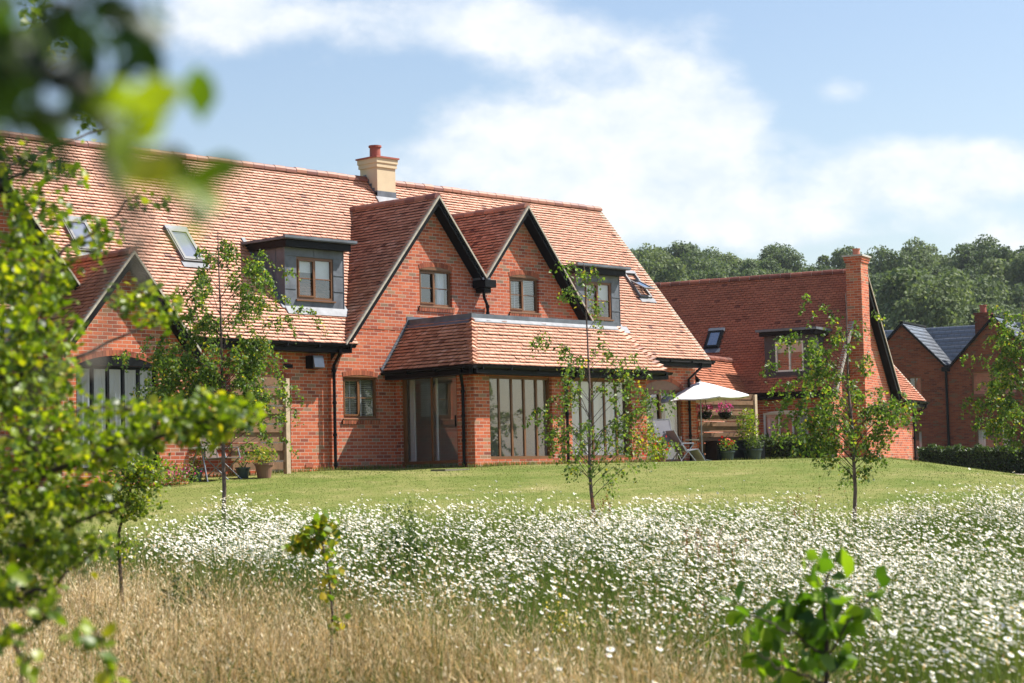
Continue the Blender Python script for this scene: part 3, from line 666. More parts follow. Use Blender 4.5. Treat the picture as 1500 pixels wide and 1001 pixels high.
# --- dormers
def dormer(x0, x1, wl, wr, yf=33.35, zt=5.30, zb=3.86, parent=house):
    q = PF(yf); yb = yf+(5.5-3.9)/TP+.1
    o = MB()
    wz0, wz1 = 4.14, 5.08
    wall(o, q, [(x0, zb-.1), (x1, zb-.1), (x1, zt), (x0, zt)], [(wl, wr, wz0, wz1)], depth=.08)
    for x in (x0, x1):
        o.face([(x, yf, zb-.1), (x, yf, zt), (x, yb+.1, zt), (x, yb-.25, zt-.2)], 0)
    # seams
    for u in ((x0+x1)/2,): o.hexa([q(u-.012, wz1+.0, 0), q(u+.012, wz1, 0), q(u+.012, wz1, .014), q(u-.012, wz1, .014), q(u-.012, zt, 0), q(u+.012, zt, 0), q(u+.012, zt, .014), q(u-.012, zt, .014)])
    for z in (4.36, 4.72, 5.10):
        for a, b in ((x0, wl-.02), (wr+.02, x1)) if z < 5 else ((x0, x1),):
            o.hexa([q(a, z-.01, 0), q(b, z-.01, 0), q(b, z-.01, .012), q(a, z-.01, .012), q(a, z+.004, 0), q(b, z+.004, 0), q(b, z+.004, .012), q(a, z+.004, .012)])
    for x, e in ((x0, -1), (x1, 1)):
        o.box((min(x, x+e*.012), yf-.012, zb-.1), (max(x, x+e*.012), yf+.03, zt)); 
        for i in range(4):
            yy = yf+.3+i*.3
            if yy < yb-.1: o.box((min(x, x+e*.012), yy, 3.9+(yy-yf)*TP), (max(x, x+e*.012), yy+.02, zt-.02))
    d = o.build('dormer', [LEAD], parent)
    r = MB(); r.box((x0-.10, yf-.16, zt-.03), (x1+.10, yb+.15, zt+.13), 0)
    r.box((x0-.19, yf-.25, zt+.13), (x1+.19, yb+.3, zt+.185), 1); r.box((x0-.205, yf-.265, zt+.15), (x1+.205, yf-.2, zt+.205), 1)
    r.build('dormer_roof', [BLACK, LEAD], d)
    w = window('dormer_window', q, wl, wr, wz0, wz1, d, n=2, rec=.02, room=False)
    for ch in list(w.children): ch.parent = d          # keep to thing > part > sub-part
    b = MB(); b.face([(x0+.05, yf+.6, zb), (x1-.05, yf+.6, zb), (x1-.05, yf+.6, zt), (x0+.05, yf+.6, zt)]); b.face([(x0+.05, yf+.12, 4.75), (wl+.55, yf+.12, 4.75), (wl+.55, yf+.12, 5.05), (x0+.05, yf+.12, 5.05)], 1)
    b.face([(wl+.56, yf+.12, 4.62), (x1-.05, yf+.12, 4.62), (x1-.05, yf+.12, 5.05), (wl+.56, yf+.12, 5.05)], 1)
    b.build('roller_blind', [DARKROOM, BLIND], d)  # rear sheet stands for the room, its dimness put into the grey
    # lead apron on the tiles under and beside the dormer
    a = MB()
    def onr(x, s, h): return (x, YV+s*CP-h*SP, ZE+s*SP+h*CP)
    sA = (yf-YV)/CP
    a.hexa([onr(x0-.02, sA-.17, .03), onr(x1+.25, sA-.17, .03), onr(x1+.25, sA+.05, .03), onr(x0-.02, sA+.05, .03), onr(x0-.02, sA-.17, .045), onr(x1+.25, sA-.17, .045), onr(x1+.25, sA+.05, .06), onr(x0-.02, sA+.05, .06)])
    for x, e in ((x1, 1), (x0, -1)): a.hexa([onr(x, sA, .03), onr(x+e*.10, sA, .03), onr(x+e*.10, sA+2.2, .03), onr(x, sA+2.2, .03), onr(x, sA, .05), onr(x+e*.10, sA, .05), onr(x+e*.10, sA+2.2, .05), onr(x, sA+2.2, .05)], 1)
    a.build('lead_apron', [LEADP, LEAD], d)
dormer(27.97, 29.68, 28.30, 29.38); dormer(37.58, 39.27, 37.90, 38.96)

# --- roof windows
def roof_window(x0, x1, sA, sB, opened=0, onr=None, parent=house, name='roof_window', dark=False):
    onr = onr or (lambda x, s, h: np.array((x, YV+s*CP-h*SP, ZE+s*SP+h*CP)))
    f = MB()
    def bx(a, b, c, d, h0, h1, m=0, o=f, fn=None):
        fn = fn or onr
        o.hexa([fn(a,c,h0), fn(b,c,h0), fn(b,d,h0), fn(a,d,h0), fn(a,c,h1), fn(b,c,h1), fn(b,d,h1), fn(a,d,h1)], m)
    t = .055
    bx(x0, x0+t, sA, sB, .0, .09); bx(x1-t, x1, sA, sB, .0, .09); bx(x0+t, x1-t, sA, sA+t, .0, .085); bx(x0-.01, x1+.01, sB-.1, sB+.01, .0, .10, 1)
    bx(x0-.05, x1+.08, sA-.17, sA, .02, .045, 1)
    bx(x0+t, x1-t, sA+t, sB-.1, *((-.25, -.2) if (dark or opened) else (.035, .05)), 2)
    o = f.build(name, [RFRAME if not dark else BLACK, LEAD, PLAST], parent)
    g = MB(); sm = (sA+sB)/2+.1; an = math.radians(opened); z0 = .10
    def fn(x, s, h):
        ds = s-sm; return onr(x, sm+ds*math.cos(an)+(h)*math.sin(an), z0*.6-ds*math.sin(an)+h*math.cos(an)) if opened else onr(x, s, h+.07)
    bx(x0+.03, x0+.09, sA+.03, sB-.1, 0, .035, 0, g, fn); bx(x1-.09, x1-.03, sA+.03, sB-.1, 0, .035, 0, g, fn); bx(x0+.09, x1-.09, sA+.03, sA+.1, 0, .035, 0, g, fn); bx(x0+.09, x1-.09, sB-.17, sB-.1, 0, .035, 0, g, fn)
    g.build('sash', RFRAME if not dark else BLACK, o)
    p = MB(); p.face([fn(x0+.09, sA+.1, .02), fn(x1-.09, sA+.1, .02), fn(x1-.09, sB-.17, .02), fn(x0+.09, sB-.17, .02)]); p.build('pane', GLASSR, o)
    return o
s_of = lambda z: (z-ZE)/SP
roof_window(25.80, 26.38, s_of(4.86), s_of(5.67)); roof_window(23.15, 23.75, s_of(4.90), s_of(5.67))
roof_window(41.05, 41.55, s_of(4.86), s_of(5.62), opened=24)

# --- chimney
def chimney():
    m = MB(); x0, x1, y0, y1 = 33.27, 33.89, 36.05, 36.68
    m.box((x0, y0, 6.9), (x1, y1, 7.92)); m.box((x0-.03, y0-.03, 7.92), (x1+.03, y1+.03, 8.03)); m.box((x0-.05, y0-.05, 8.03), (x1+.05, y1+.05, 8.15))
    o = m.build('chimney', CREAM, house)
    m = MB(); m.box((x0-.08, y0-.08, 8.15), (x1+.08, y1+.08, 8.19)); m.build('chimney_cap', TERRA, o)
    m = MB(); m.lathe((33.5, 36.36, 8.19), [(.16, 0), (.155, .03), (.14, .05), (.135, .27), (.165, .275), (.165, .32), (.12, .32), (.12, .1)]); m.build('chimney_pot', TERRA, o, smooth=False)
    m = MB(); m.box((x0-.012, y0-.012, 7.05), (x1+.012, y0+.1, 7.32)); 
    for i in range(5):
        yy = y0+.1*i; zz = ZE+(yy-YV)*TP
        m.box((x0-.012, yy, zz-.1), (x0, yy+.105, zz+.17)); m.box((x1, yy, zz-.1), (x1+.012, yy+.105, zz+.17))
    def onr(x, s, h): return (x, YV+s*CP-h*SP, ZE+s*SP+h*CP)
    sA = (y0-YV)/CP
    m.hexa([onr(x0-.08, sA-.2, .03), onr(x1+.08, sA-.2, .03), onr(x1+.08, sA+.03, .03), onr(x0-.08, sA+.03, .03), onr(x0-.08, sA-.2, .045), onr(x1+.08, sA-.2, .045), onr(x1+.08, sA+.03, .06), onr(x0-.08, sA+.03, .06)], 1)
    m.build('chimney_flashing', [LEAD, LEADP], o)
chimney()

# ================================================================ SUN ROOM (front extension)
EX0, EX1, EY = 30.89, 36.80, 30.49; EZ = 2.56
ext = MB()
g1 = (31.38, 33.43, .50, 2.36); g2 = (34.10, 36.23, .50, 2.36)
wall(ext, PF(EY), [(EX0, ZB), (EX1, ZB), (EX1, 2.45), (EX0, 2.45)], [g1, g2], depth=.2)
PS = lambda u, z, n: np.array([EX0-n, u, z]); sd = (31.02, 32.84, .44, 2.43)
wall(ext, PS, [(EY, ZB), (YG, ZB), (YG, 2.45), (EY, 2.45)], [(sd[0], sd[1], .38, 2.44)], depth=.15)
PS2 = lambda u, z, n: np.array([EX1+n, u, z])
wall(ext, PS2, [(EY, ZB), (YM, ZB), (YM, 2.45), (EY, 2.45)])
sun_room = ext.build('sun_room_wall', BRICK, house)
# room inside: floor, pale walls, ceiling (the house wall is its back)
m = MB()
a0, a1, b0, b1 = EX0+.2, EX1-.2, EY+.22, 36.2
m.box((a0, b0, .36), (a1, b1, .40), 1); m.box((a0, b0, 2.44), (a1, b1, 2.46)); m.box((a0, b1, .4), (a1, b1+.05, 2.44)); m.box((a1-.01, b0, .4), (a1, b1, 2.44)); m.box((a0, YG+.05, .4), (a0+.01, b1, 2.44)); m.box((33.55, b0+.04, .41), (33.75, b1, 2.43))
m.build('room_interior', [PLAST, simple('carpet', (.40, .36, .31), .95)], sun_room)
m = MB(); m.box((32.9, b1-.03, .75), (33.02, b1-.005, .84)); m.build('wall_socket', BLACK, sun_room)
# the house wall behind the sun room is open: cover pieces are hidden inside
def glazed(P, u0, u1, z0, z1, n, name, doors=False):
    f = MB()
    def bx(a, b, c, d, n0=-.14, n1=-.075): f.hexa([P(a,c,n0), P(b,c,n0), P(b,c,n1), P(a,c,n1), P(a,d,n0), P(b,d,n0), P(b,d,n1), P(a,d,n1)])
    fw = .045 if not doors else .09
    bx(u0, u0+fw, z0, z1); bx(u1-fw, u1, z0, z1); bx(u0+fw, u1-fw, z1-.06, z1)
    bx(u0-.0, u1+.0, z0, z0+.07, -.14, -.01)
    for i in range(1, n):
        c = u0+(u1-u0)*i/n; bx(c-.026, c+.026, z0+.07, z1-.06, -.14, -.10)
    o = f.build(name, WOODB, house)
    g = MB()
    for i in range(n):
        a, b = u0+(u1-u0)*i/n, u0+(u1-u0)*(i+1)/n; g.face([P(a, z0+.07, -.12-.004*i), P(b, z0+.07, -.12-.004*i), P(b, z1-.06, -.12-.004*i), P(a, z1-.06, -.12-.004*i)])
    g.build('pane', GLASS, o); return o
ga = glazed(PF(EY), *g1, 5, 'glazed_screen'); gb = glazed(PF(EY), *g2, 5, 'glazed_screen')
m = MB(); us = np.arange(g2[0]+.05, g2[1]-.05, .035)
for i in range(len(us)-1):
    f = (i*.035)/(g2[1]-g2[0])
    n0, n1 = -.26-.03*math.sin(i*1.15), -.26-.03*math.sin((i+1)*1.15)
    m.face([PF(EY)(us[i], .58, n0), PF(EY)(us[i+1], .58, n1), PF(EY)(us[i+1], 2.3, n1), PF(EY)(us[i], 2.3, n0)])
m.build('curtain', CURT, gb, smooth=True)
m = MB(); m.hexa([PF(EY)(35.08, .6, -.5), PF(EY)(35.3, .6, -.5), PF(EY)(35.3, .6, -.4), PF(EY)(35.08, .6, -.4), PF(EY)(35.08, 1.3, -.5), PF(EY)(35.3, 1.3, -.5), PF(EY)(35.3, 1.3, -.4), PF(EY)(35.08, 1.3, -.4)]); m.build('dark_chair_back', BROWNF, gb)
sl = glazed(PS, sd[0], sd[1], sd[2], sd[3], 2, 'sliding_door', doors=True)
m = MB(); m.tube([PS(31.13, 1.25, -.05), PS(31.13, 1.5, -.05)], .022); m.build('handle', BLACK, sl)
m = MB()
for a, b in ((32.6, 32.74), (31.86, 31.9)): m.hexa([PS(a, .5, -.24), PS(b, .5, -.24), PS(b, .5, -.2), PS(a, .5, -.2), PS(a, 2.36, -.24), PS(b, 2.36, -.24), PS(b, 2.36, -.2), PS(a, 2.36, -.2)])
m.build('blind_edge', WHITE, sl)
# roof
th = math.atan2(1.10, .84); C2, S2 = math.cos(th), math.sin(th); SE = 1.10/S2
ex0, ex1, ey = 30.53, 37.15, 30.14
er = tiles('sun_room_roof', (0, ey, EZ), (1,0,0), (0,C2,S2), [(ex0, 0), (ex1, 0), (ex1-.84, SE), (ex0+.84, SE)], house, gauge=.1, base=.62)
tiles('sun_room_roof_side', (ex0, 0, EZ), (0,1,0), (C2,0,S2), [(ey, 0), (YG-.01, 0), (YG-.01, SE), (ey+.84, SE)], er, base=.6, spread=.17, lift=.052)
tiles('sun_room_roof_side', (ex1, 0, EZ), (0,1,0), (-C2,0,S2), [(ey, 0), (YG+.3, 0), (YG+.3, SE), (ey+.84, SE)], er)
for sx, hx in ((1, ex0), (-1, ex1)):   # bonnet hip tiles
    n = int(SE/.1); m = MB()
    for i in range(n):
        z0 = EZ+1.10*i/n; z1 = EZ+1.10*(i+1.35)/n; f0 = .84*i/n; f1 = .84*(i+1.35)/n
        c0 = np.array((hx+sx*f0, ey+f0, z0)); c1 = np.array((hx+sx*f1, ey+f1, z1)); lf = .085; t = min(1, max(0, random.gauss(.5, .25)))
        L0 = c0+np.array((0, .19, .0)); R0 = c0+np.array((sx*.19, 0, .0)); L1 = c1+np.array((0, .15, -.02)); R1 = c1+np.array((sx*.15, 0, -.02))
        up = np.array((-sx*.03, -.03, lf)); u2 = np.array((-sx*.012, -.012, .02)); dn = np.array((0, 0, .028))
        m.face([L0+dn, c0+up, c1+u2, L1], tint=t); m.face([c0+up, R0+dn, R1, c1+u2], tint=t)
        m.face([L0+dn, c0+up, c0], tint=t*.4); m.face([c0+up, R0+dn, c0], tint=t*.4)
    m.build('hip_tiles', TILE, er)
m = MB(); zt = EZ+1.10
m.box((ex0+.84, ey+.84, zt-.04), (ex1-.84, 33.3, zt+.03))
for a, b in (((ex0+.80, ey+.80, zt-.0), (ex1-.80, ey+.93, zt+.115)), ((ex0+.80, ey+.93, zt), (ex0+.93, YG, zt+.115)), ((ex1-.93, ey+.93, zt), (ex1-.80, 33.3, zt+.115))): m.box(a, b)
# lead skirt down over the top tiles
def skirt(A, B, dn, m_):
    A, B, dn = map(np.array, (A, B, dn)); up = np.array((0, 0, .02)); m.hexa([A, B, B+dn, A+dn, A+up, B+up, B+dn+up, A+dn+up], m_)
skirt((ex0+.84, ey+.84, zt+.045), (ex1-.84, ey+.84, zt+.045), (0, -.10, -.125), 1)
skirt((ex0+.84, ey+.84, zt+.045), (ex0+.84, YG, zt+.045), (-.12, 0, -.155), 0)
m.build('lead_edging', [LEAD, LEADP], er)
m = MB(); n = 12  # stepped flashing
for i in range(n):
    f = i/n; g_ = (i+1)/n; x = ex0+.02+.84*f; z = EZ+.03+1.12*f; x2 = ex0+.02+.84*g_; z2 = EZ+.03+1.12*g_
    m.hexa([(x-.10, YG-.012, z+.04), (x+.03, YG-.012, z-.02), (x+.03, YG-.002, z-.02), (x-.10, YG-.002, z+.04), (x2-.10, YG-.012, z+.12), (x2+.03, YG-.012, z2-.02), (x2+.03, YG-.002, z2-.02), (x2-.10, YG-.002, z+.12)])
m.hexa([(ex0-.03, YG-.014, EZ-.02), (ex0+.06, YG-.014, EZ-.02), (ex0+.06, YG-.003, EZ-.02), (ex0-.03, YG-.003, EZ-.02), (ex0-.1, YG-.014, EZ+.1), (ex0+.1, YG-.014, EZ+.1), (ex0+.1, YG-.003, EZ+.1), (ex0-.1, YG-.003, EZ+.1)])
m.hexa([(ex0+.76, YG-.014, zt+.03), (34.0, YG-.014, zt+.03), (34.0, YG-.003, zt+.03), (ex0+.76, YG-.003, zt+.03), (ex0+.76, YG-.014, zt+.19), (34.0, YG-.014, zt+.19), (34.0, YG-.003, zt+.19), (ex0+.76, YG-.003, zt+.19)])
m.build('stepped_flashing', LEAD, er)
gutter('gutter', lambda u, z, n: np.array([u, 30.02-n, z]), ex0-.12, ex1+.12, EZ-.02, house, -.47)
gutter('gutter', lambda u, z, n: np.array([ex0-.12-n, u, z]), 30.02, YG-.02, EZ-.02, house, -.48)
pipe('downpipe', [(30.47, 30.5, 2.48), (30.5, 30.5, 2.40), (30.8, 30.74, 2.10), (30.83, 30.78, .3)], house)
pipe('downpipe', [(33.87, 30.1, 2.48), (33.87, 30.12, 2.40), (33.87, 30.43, 2.18), (33.87, 30.43, .3)], house)

# ================================================================ SIDE WING (left, half hidden by leaves)
wx0, wx1, wy, wap, wze = 21.12, 24.28, 31.6, 4.62, 2.74
m = MB(); wg = (21.55, 23.46, .40, 2.42)
wall(m, PF(wy+.28), [(wx0+.1, ZB), (wx1-.1, ZB), (wx1-.1, 2.70), (22.70, 4.44), (wx0+.1, 2.70)], [wg], depth=.12)
wall(m, lambda u, z, n: np.array([wx0+.1-n, u, z]), [(wy+.28, ZB), (YM, ZB), (YM, 2.75), (wy+.28, 2.75)]); wall(m, lambda u, z, n: np.array([wx1-.1+n, u, z]), [(wy+.28, ZB), (YM, ZB), (YM, 2.75), (wy+.28, 2.75)])
m.build('wing_wall', BRICK, house)
m = MB(); arch_head(m, PF(wy+.28), *wg[:2], wg[3], .2); m.build('arch_lintel', [ARCHT, JOINT], house)
window('glazed_screen', PF(wy+.28), *wg, house, n=5, bar=False, fm=BLACK, gm=GLASSD, blind='full', sill=False, arch=.2, casem=False, fw=.06)
hw = (wap-wze)/TP
for sgn in (-1, 1):
    Lt = (wap-wze)/SP; bk = lambda z: (z-ZE)/TP+(YV-wy)
    g_ = tiles('wing_roof', (22.70+sgn*hw, wy, wze), (0,1,0), (-sgn*CP,0,SP), [(0, 0), (bk(wze)+.3, 0), (bk(wap)+.1, Lt), (0, Lt)], house, base=.42)
    verge('barge_board', lambda u, z, n: np.array([u, wy-n, z]), (22.70+sgn*hw, wze), (22.70, wap), house, h=.22)
ridge_tiles('ridge', (22.70, wy, wap+.02), (22.70, wy+bk(wap)+.15, wap+.02), g_)

# ================================================================ RIGHT HOUSE
az2 = math.radians(43.48534+62); NG = np.array([-math.cos(az2), -math.sin(az2), 0]); UPD = -NG; GD = np.array([-NG[1], NG[0], 0]); OR = np.array([50.74, 33.29, 0.])
def R3(g, t, z): return OR+GD*g+UPD*t+np.array([0, 0, z])
def R3w(p): return R3(*p)
rh = thing('brick_house', 'smaller brick house behind the parasol with orange tiles and a tall gable end chimney', 'house')
RZ, RE = 6.12, 2.41; rhalf = (RZ-RE)/TP; LEN = 15.5
m = MB(); PFr = lambda u, z, n: R3(-rhalf+.3-n, -u, z)      # u = -t so that u grows to the right
wq = (-2.38, -1.0, .96, 1.83)
wall(m, PFr, [(-LEN+.3, -.3), (-.25, -.3), (-.25, 2.35), (-LEN+.3, 2.35)], [wq])
PGr = lambda u, z, n: R3(u, .25-n, z)
m2 = MB()
wall(m, PGr, [(-rhalf+.3, -.4), (rhalf-.3, -.4), (rhalf-.3, 2.5), (0, 5.95), (-rhalf+.3, 2.5)])
wall(m, PGr, [(rhalf-.3, -.4), (5.15, -.4), (5.15, 2.2), (rhalf-.3, 2.2)])
wall(m, lambda u, z, n: R3(5.15+n, u, z), [(.25, -.4), (6, -.4), (6, 2.2), (.25, 2.2)])
wall(m, lambda u, z, n: R3(rhalf-.3+n, u, z), [(.25, -.4), (LEN-.3, -.4), (LEN-.3, 2.4), (.25, 2.4)]); wall(m, lambda u, z, n: R3(u, LEN-.3+n, z), [(-rhalf+.3, -.4), (rhalf-.3, -.4), (rhalf-.3, 2.5), (0, 5.95), (-rhalf+.3, 2.5)])
m.build('wall', BRICK, rh)
rr = tiles('roof', R3(-rhalf, 0, RE), UPD, norm(GD*CP+np.array([0,0,SP])), [(0, 0), (LEN, 0), (LEN, (RZ-RE)/SP), (0, (RZ-RE)/SP)], rh, mtl=TILE2, gauge=.1, base=.55)
tiles('rear_roof', R3(rhalf, 0, RE), UPD, norm(-GD*CP+np.array([0,0,SP])), [(0, 0), (LEN, 0), (LEN, (RZ-RE)/SP), (0, (RZ-RE)/SP)], rh, mtl=TILE2, gauge=.2, tw=.33)
ridge_tiles('ridge', R3(0, 0, RZ+.02), R3(0, LEN, RZ+.02), rr, mtl=TILE2)
PVr = lambda u, z, n: R3(u, -n, z)
verge('barge_board', PVr, (-rhalf, RE), (0, RZ), rh, h=.26, soff=.25); verge('barge_board', PVr, (rhalf, RE), (0, RZ), rh, h=.30, soff=.25)
gutter('gutter', lambda u, z, n: R3(-rhalf-.11-n, -u, z), -LEN, .02, RE-.02, rh, -.4)
# rear wing roof beside the gable, sunlight put into its paler tile tint
rl = 1.5
tiles('wing_roof', R3(0, -.12, 2.28), GD, norm(UPD*CP+np.array([0,0,SP])), [(rhalf-.05, 0), (5.42, 0), (5.42, rl*1.6), (rhalf-.05, rl*1.6)], rh, mtl=TILE2, base=.8)
gutter('gutter', lambda u, z, n: R3(u, -.24-n, z), rhalf, 5.5, 2.26, rh, -.45)
verge('barge_board', lambda u, z, n: R3(5.42+n, u, z), (-.12, 2.28), (-.12+rl*1.6*CP, 2.28+rl*1.6*SP), rh, h=.14, soff=.2)
pipe('downpipe', [R3(5.3, -.17, 2.2), R3(5.28, -.17, 2.1), R3(5.1, .2, 1.85), R3(5.1, .2, -.3)], rh)
# low front wing roof, sun on one slope put into a paler tint, next to the main house
wzr = 3.46; ws = (wzr-RE)/SP
tiles('wing_roof', R3(-3.1, 2.73, RE), -GD, norm(UPD*CP+np.array([0,0,SP])), [(0, 0), (3.0, 0), (3.0, ws), (-.9, ws)], rh, mtl=TILE2, base=.75)
tiles('wing_roof', R3(-3.1, 2.73+2*ws*CP, RE), -GD, norm(-UPD*CP+np.array([0,0,SP])), [(0, 0), (3.0, 0), (3.0, ws), (-.9, ws)], rh, mtl=TILE2, gauge=.2, tw=.33)
ridge_tiles('ridge', R3(-2.2, 2.73+ws*CP, wzr+.02), R3(-6.1, 2.73+ws*CP, wzr+.02), rr, mtl=TILE2)
m = MB(); wall(m, lambda u, z, n: R3(-u, 2.95-n, z), [(2.8, 0), (6.0, 0), (6.0, 2.36), (2.8, 2.36)]); wall(m, lambda u, z, n: R3(-6.0-n, -u, z), [(-4.3, 0), (-2.95, 0), (-2.95, 2.36), (-3.62, 3.3), (-4.3, 2.36)]); m.build('wing_wall', BRICK, rh)
# dormer on the right house
def rdormer():
    P = lambda u, z, n: R3(-2.75-n, -u, z); x0, x1, zb, zt = -2.29, -.76, 2.92, 4.12; wl, wr, z0, z1 = -1.96, -1.085, 3.03, 3.92
    m = MB(); wall(m, P, [(x0, zb-.1), (x1, zb-.1), (x1, zt), (x0, zt)], [(wl, wr, z0, z1)], depth=.06)
    for u in (x0, x1): m.face([P(u, zb-.1, 0), P(u, zt, 0), P(u, zt, -1.25), P(u, zb, -.1)])
    d = m.build('dormer', [simple('dark_lead', (.05, .048, .055), .55, .2, .2)], rh)
    m = MB()
    def bx(a, b, c, e, n0, n1, mm): m.hexa([P(a,c,n0), P(b,c,n0), P(b,c,n1), P(a,c,n1), P(a,e,n0), P(b,e,n0), P(b,e,n1), P(a,e,n1)], mm)
    bx(x0-.1, x1+.1, zt-.03, zt+.1, -1.6, .15, 0); bx(x0-.18, x1+.18, zt+.1, zt+.17, -1.8, .24, 1); m.build('dormer_roof', [BLACK, LEAD], d)
    w = window('dormer_window', P, wl, wr, z0, z1, d, n=2, fm=WHITE, rec=.01, room=False, bar=False, casem=False, fw=.05, sill=False)
    for ch in list(w.children): ch.parent = d
    m = MB(); m.face([P(x0+.05, zb, -.5), P(x1-.05, zb, -.5), P(x1-.05, zt, -.5), P(x0+.05, zt, -.5)]); m.face([P(x0+.05, 3.6, -.12), P(x1-.05, 3.6, -.12), P(x1-.05, zt, -.12), P(x0+.05, zt, -.12)], 1); m.build('roller_blind', [DARKROOM, PLAST], d)  # blind plus a grey sheet with the room's dimness in its colour
rdormer()
window('window', PFr, *wq, rh, n=3, fm=WHITE, bar=False, fw=.05, casem=False, blind='curtain', arch=.06, rec=.03, sill=False)
onr2 = lambda x, s, h: R3(-rhalf+s*CP, x, RE+s*SP)+(-GD*SP+np.array([0,0,CP]))*h
roof_window(4.07, 4.56, (3.86-RE)/SP, (4.48-RE)/SP, onr=onr2, parent=rh, dark=True)
# chimney on the gable
m = MB(R3w); g0, g1_ = -1.38, -.70
m.box((g0, -.30, -.4), (g1_, .16, 6.25)); m.box((g0-.03, -.33, 6.25), (g1_+.03, .19, 6.33)); m.box((g0-.05, -.35, 6.33), (g1_+.05, .21, 6.42))
ch = m.build('chimney', BRICK, rh)
m = MB(R3w); m.box((g0-.09, -.39, 6.42), (g1_+.09, .25, 6.47)); m.build('chimney_cap', CONC, ch)
m = MB(R3w); m.lathe(((g0+g1_)/2, -.07, 6.47), [(.13, 0), (.11, .02), (.10, .18), (.12, .19), (.12, .22), (.08, .22)]); m.build('chimney_pot', simple('orange_pot', (.46, .16, .09)), ch)
# chimney seen over the main roof's end
m = MB(R3w); 

# ================================================================ FAR TWIN GABLE HOUSES
FO = np.array([77.03, 46.51, 0]); 
def F3(u, z, n): return FO+UPD*(-u)+(-GD)*n+np.array([0, 0, z])      # u to the right, n outward (to camera)
TF = 2.12/2.05; FH = math.atan(TF)
def far_gable(ax, x0, x1, az, wins, pads, label):
    h = thing('brick_house', label, 'house', 'row of brick houses in front of the wooded hill')
    zl = az-(ax-x0)*TF; zr = az-(x1-ax)*TF
    m = MB(); op = [w for w in wins]
    wall(m, F3, [(x0, -1), (x1, -1), (x1, zr), (ax, az), (x0, zl)], op)
    for x in (x0, x1): wall(m, (lambda xx: (lambda u, z, n: F3(xx, z, -u)))(x), [(0, -1), (6.5, -1), (6.5, min(zl, zr)), (0, min(zl, zr))])
    # string course
    for a in np.arange(x0, x1-.2, .225): 
        if False: pass
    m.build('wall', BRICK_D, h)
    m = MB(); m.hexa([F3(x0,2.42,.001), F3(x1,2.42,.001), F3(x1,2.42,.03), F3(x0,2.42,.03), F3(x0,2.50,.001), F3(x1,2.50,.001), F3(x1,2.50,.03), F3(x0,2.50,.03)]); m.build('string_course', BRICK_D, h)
    for sg, xe, ze in ((-1, x0, zl), (1, x1, zr)):
        Lr = math.hypot(ax-xe, az-ze)
        r = tiles('roof', F3(xe, ze+.05, .12), GD, norm(np.array(UPD)*(1 if sg > 0 else -1)*math.cos(FH)+np.array([0,0,math.sin(FH)])), [(0, 0), (3.6, 0), (3.6, Lr), (0, Lr)], h, mtl=SLATE, gauge=.26, tw=.3, lift=.02)
        m = MB(); m.hexa([F3(xe,ze-.06,.0), F3(ax,az-.06,.0), F3(ax,az-.06,.14), F3(xe,ze-.06,.14), F3(xe,ze+.07,.0), F3(ax,az+.07,.0), F3(ax,az+.07,.14), F3(xe,ze+.07,.14)]); m.build('verge', BLACK, h)
    m = MB(); m.bar(F3(ax, az+.08, .14), F3(ax, az+.08, -3.6), .2, .08); m.build('ridge', BLACK, h)
    for w in wins: window('window', F3, *w, h, n=2, fm=WOODB, bar=False, casem=False, fw=.06, rec=.08, blind='curtain' if w[2] < 2 else None, sill=True, roomm=DARKROOM)
    return h
hA = far_gable(-1.95, -4.0, -.0, 6.66, [(-1.75, -1.15, 3.3, 4.25), (-1.95, -1.2, .2, 1.85)], 1, 'dark brick house with the left slate gable, half hidden behind the right hand house')
hB = far_gable(2.2, .0, 4.4, 6.72, [(1.12, 3.1, 3.3, 4.34), (1.2, 2.75, .3, 1.86)], 1, 'dark brick house with the right slate gable and brick chimney, partly behind the rightmost birch')
m = MB(); m.tube([F3(0, 4.5, .06), F3(0, -.8, .06)], .06); m.hexa([F3(-.16,4.42,0),F3(.16,4.42,0),F3(.16,4.42,.2),F3(-.16,4.42,.2),F3(-.16,4.62,0),F3(.16,4.62,0),F3(.16,4.62,.2),F3(-.16,4.62,.2)]); m.build('downpipe', BLACK, hB)
# long block behind the gables
m = MB(); 
o1 = tiles('rear_roof', F3(-7, 4.6, -1.4), -UPD, norm(GD*math.cos(FH)+np.array([0,0,math.sin(FH)])), [(0, 0), (22, 0), (22, 2.95), (0, 2.95)], hB, mtl=SLATE, gauge=.26, tw=.3, lift=.02)
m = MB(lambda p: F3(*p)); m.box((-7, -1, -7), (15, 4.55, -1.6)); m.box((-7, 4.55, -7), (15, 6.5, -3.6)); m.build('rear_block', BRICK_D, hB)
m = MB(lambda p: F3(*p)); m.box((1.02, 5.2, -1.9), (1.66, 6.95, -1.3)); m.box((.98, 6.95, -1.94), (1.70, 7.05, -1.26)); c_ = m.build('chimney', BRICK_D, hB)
m = MB(); m.lathe(F3(1.34, 7.05, -1.6), [(.15, 0), (.14, .3), (.17, .31), (.17, .36), (.1, .36)]); m.build('chimney_pot', TERRA, c_)

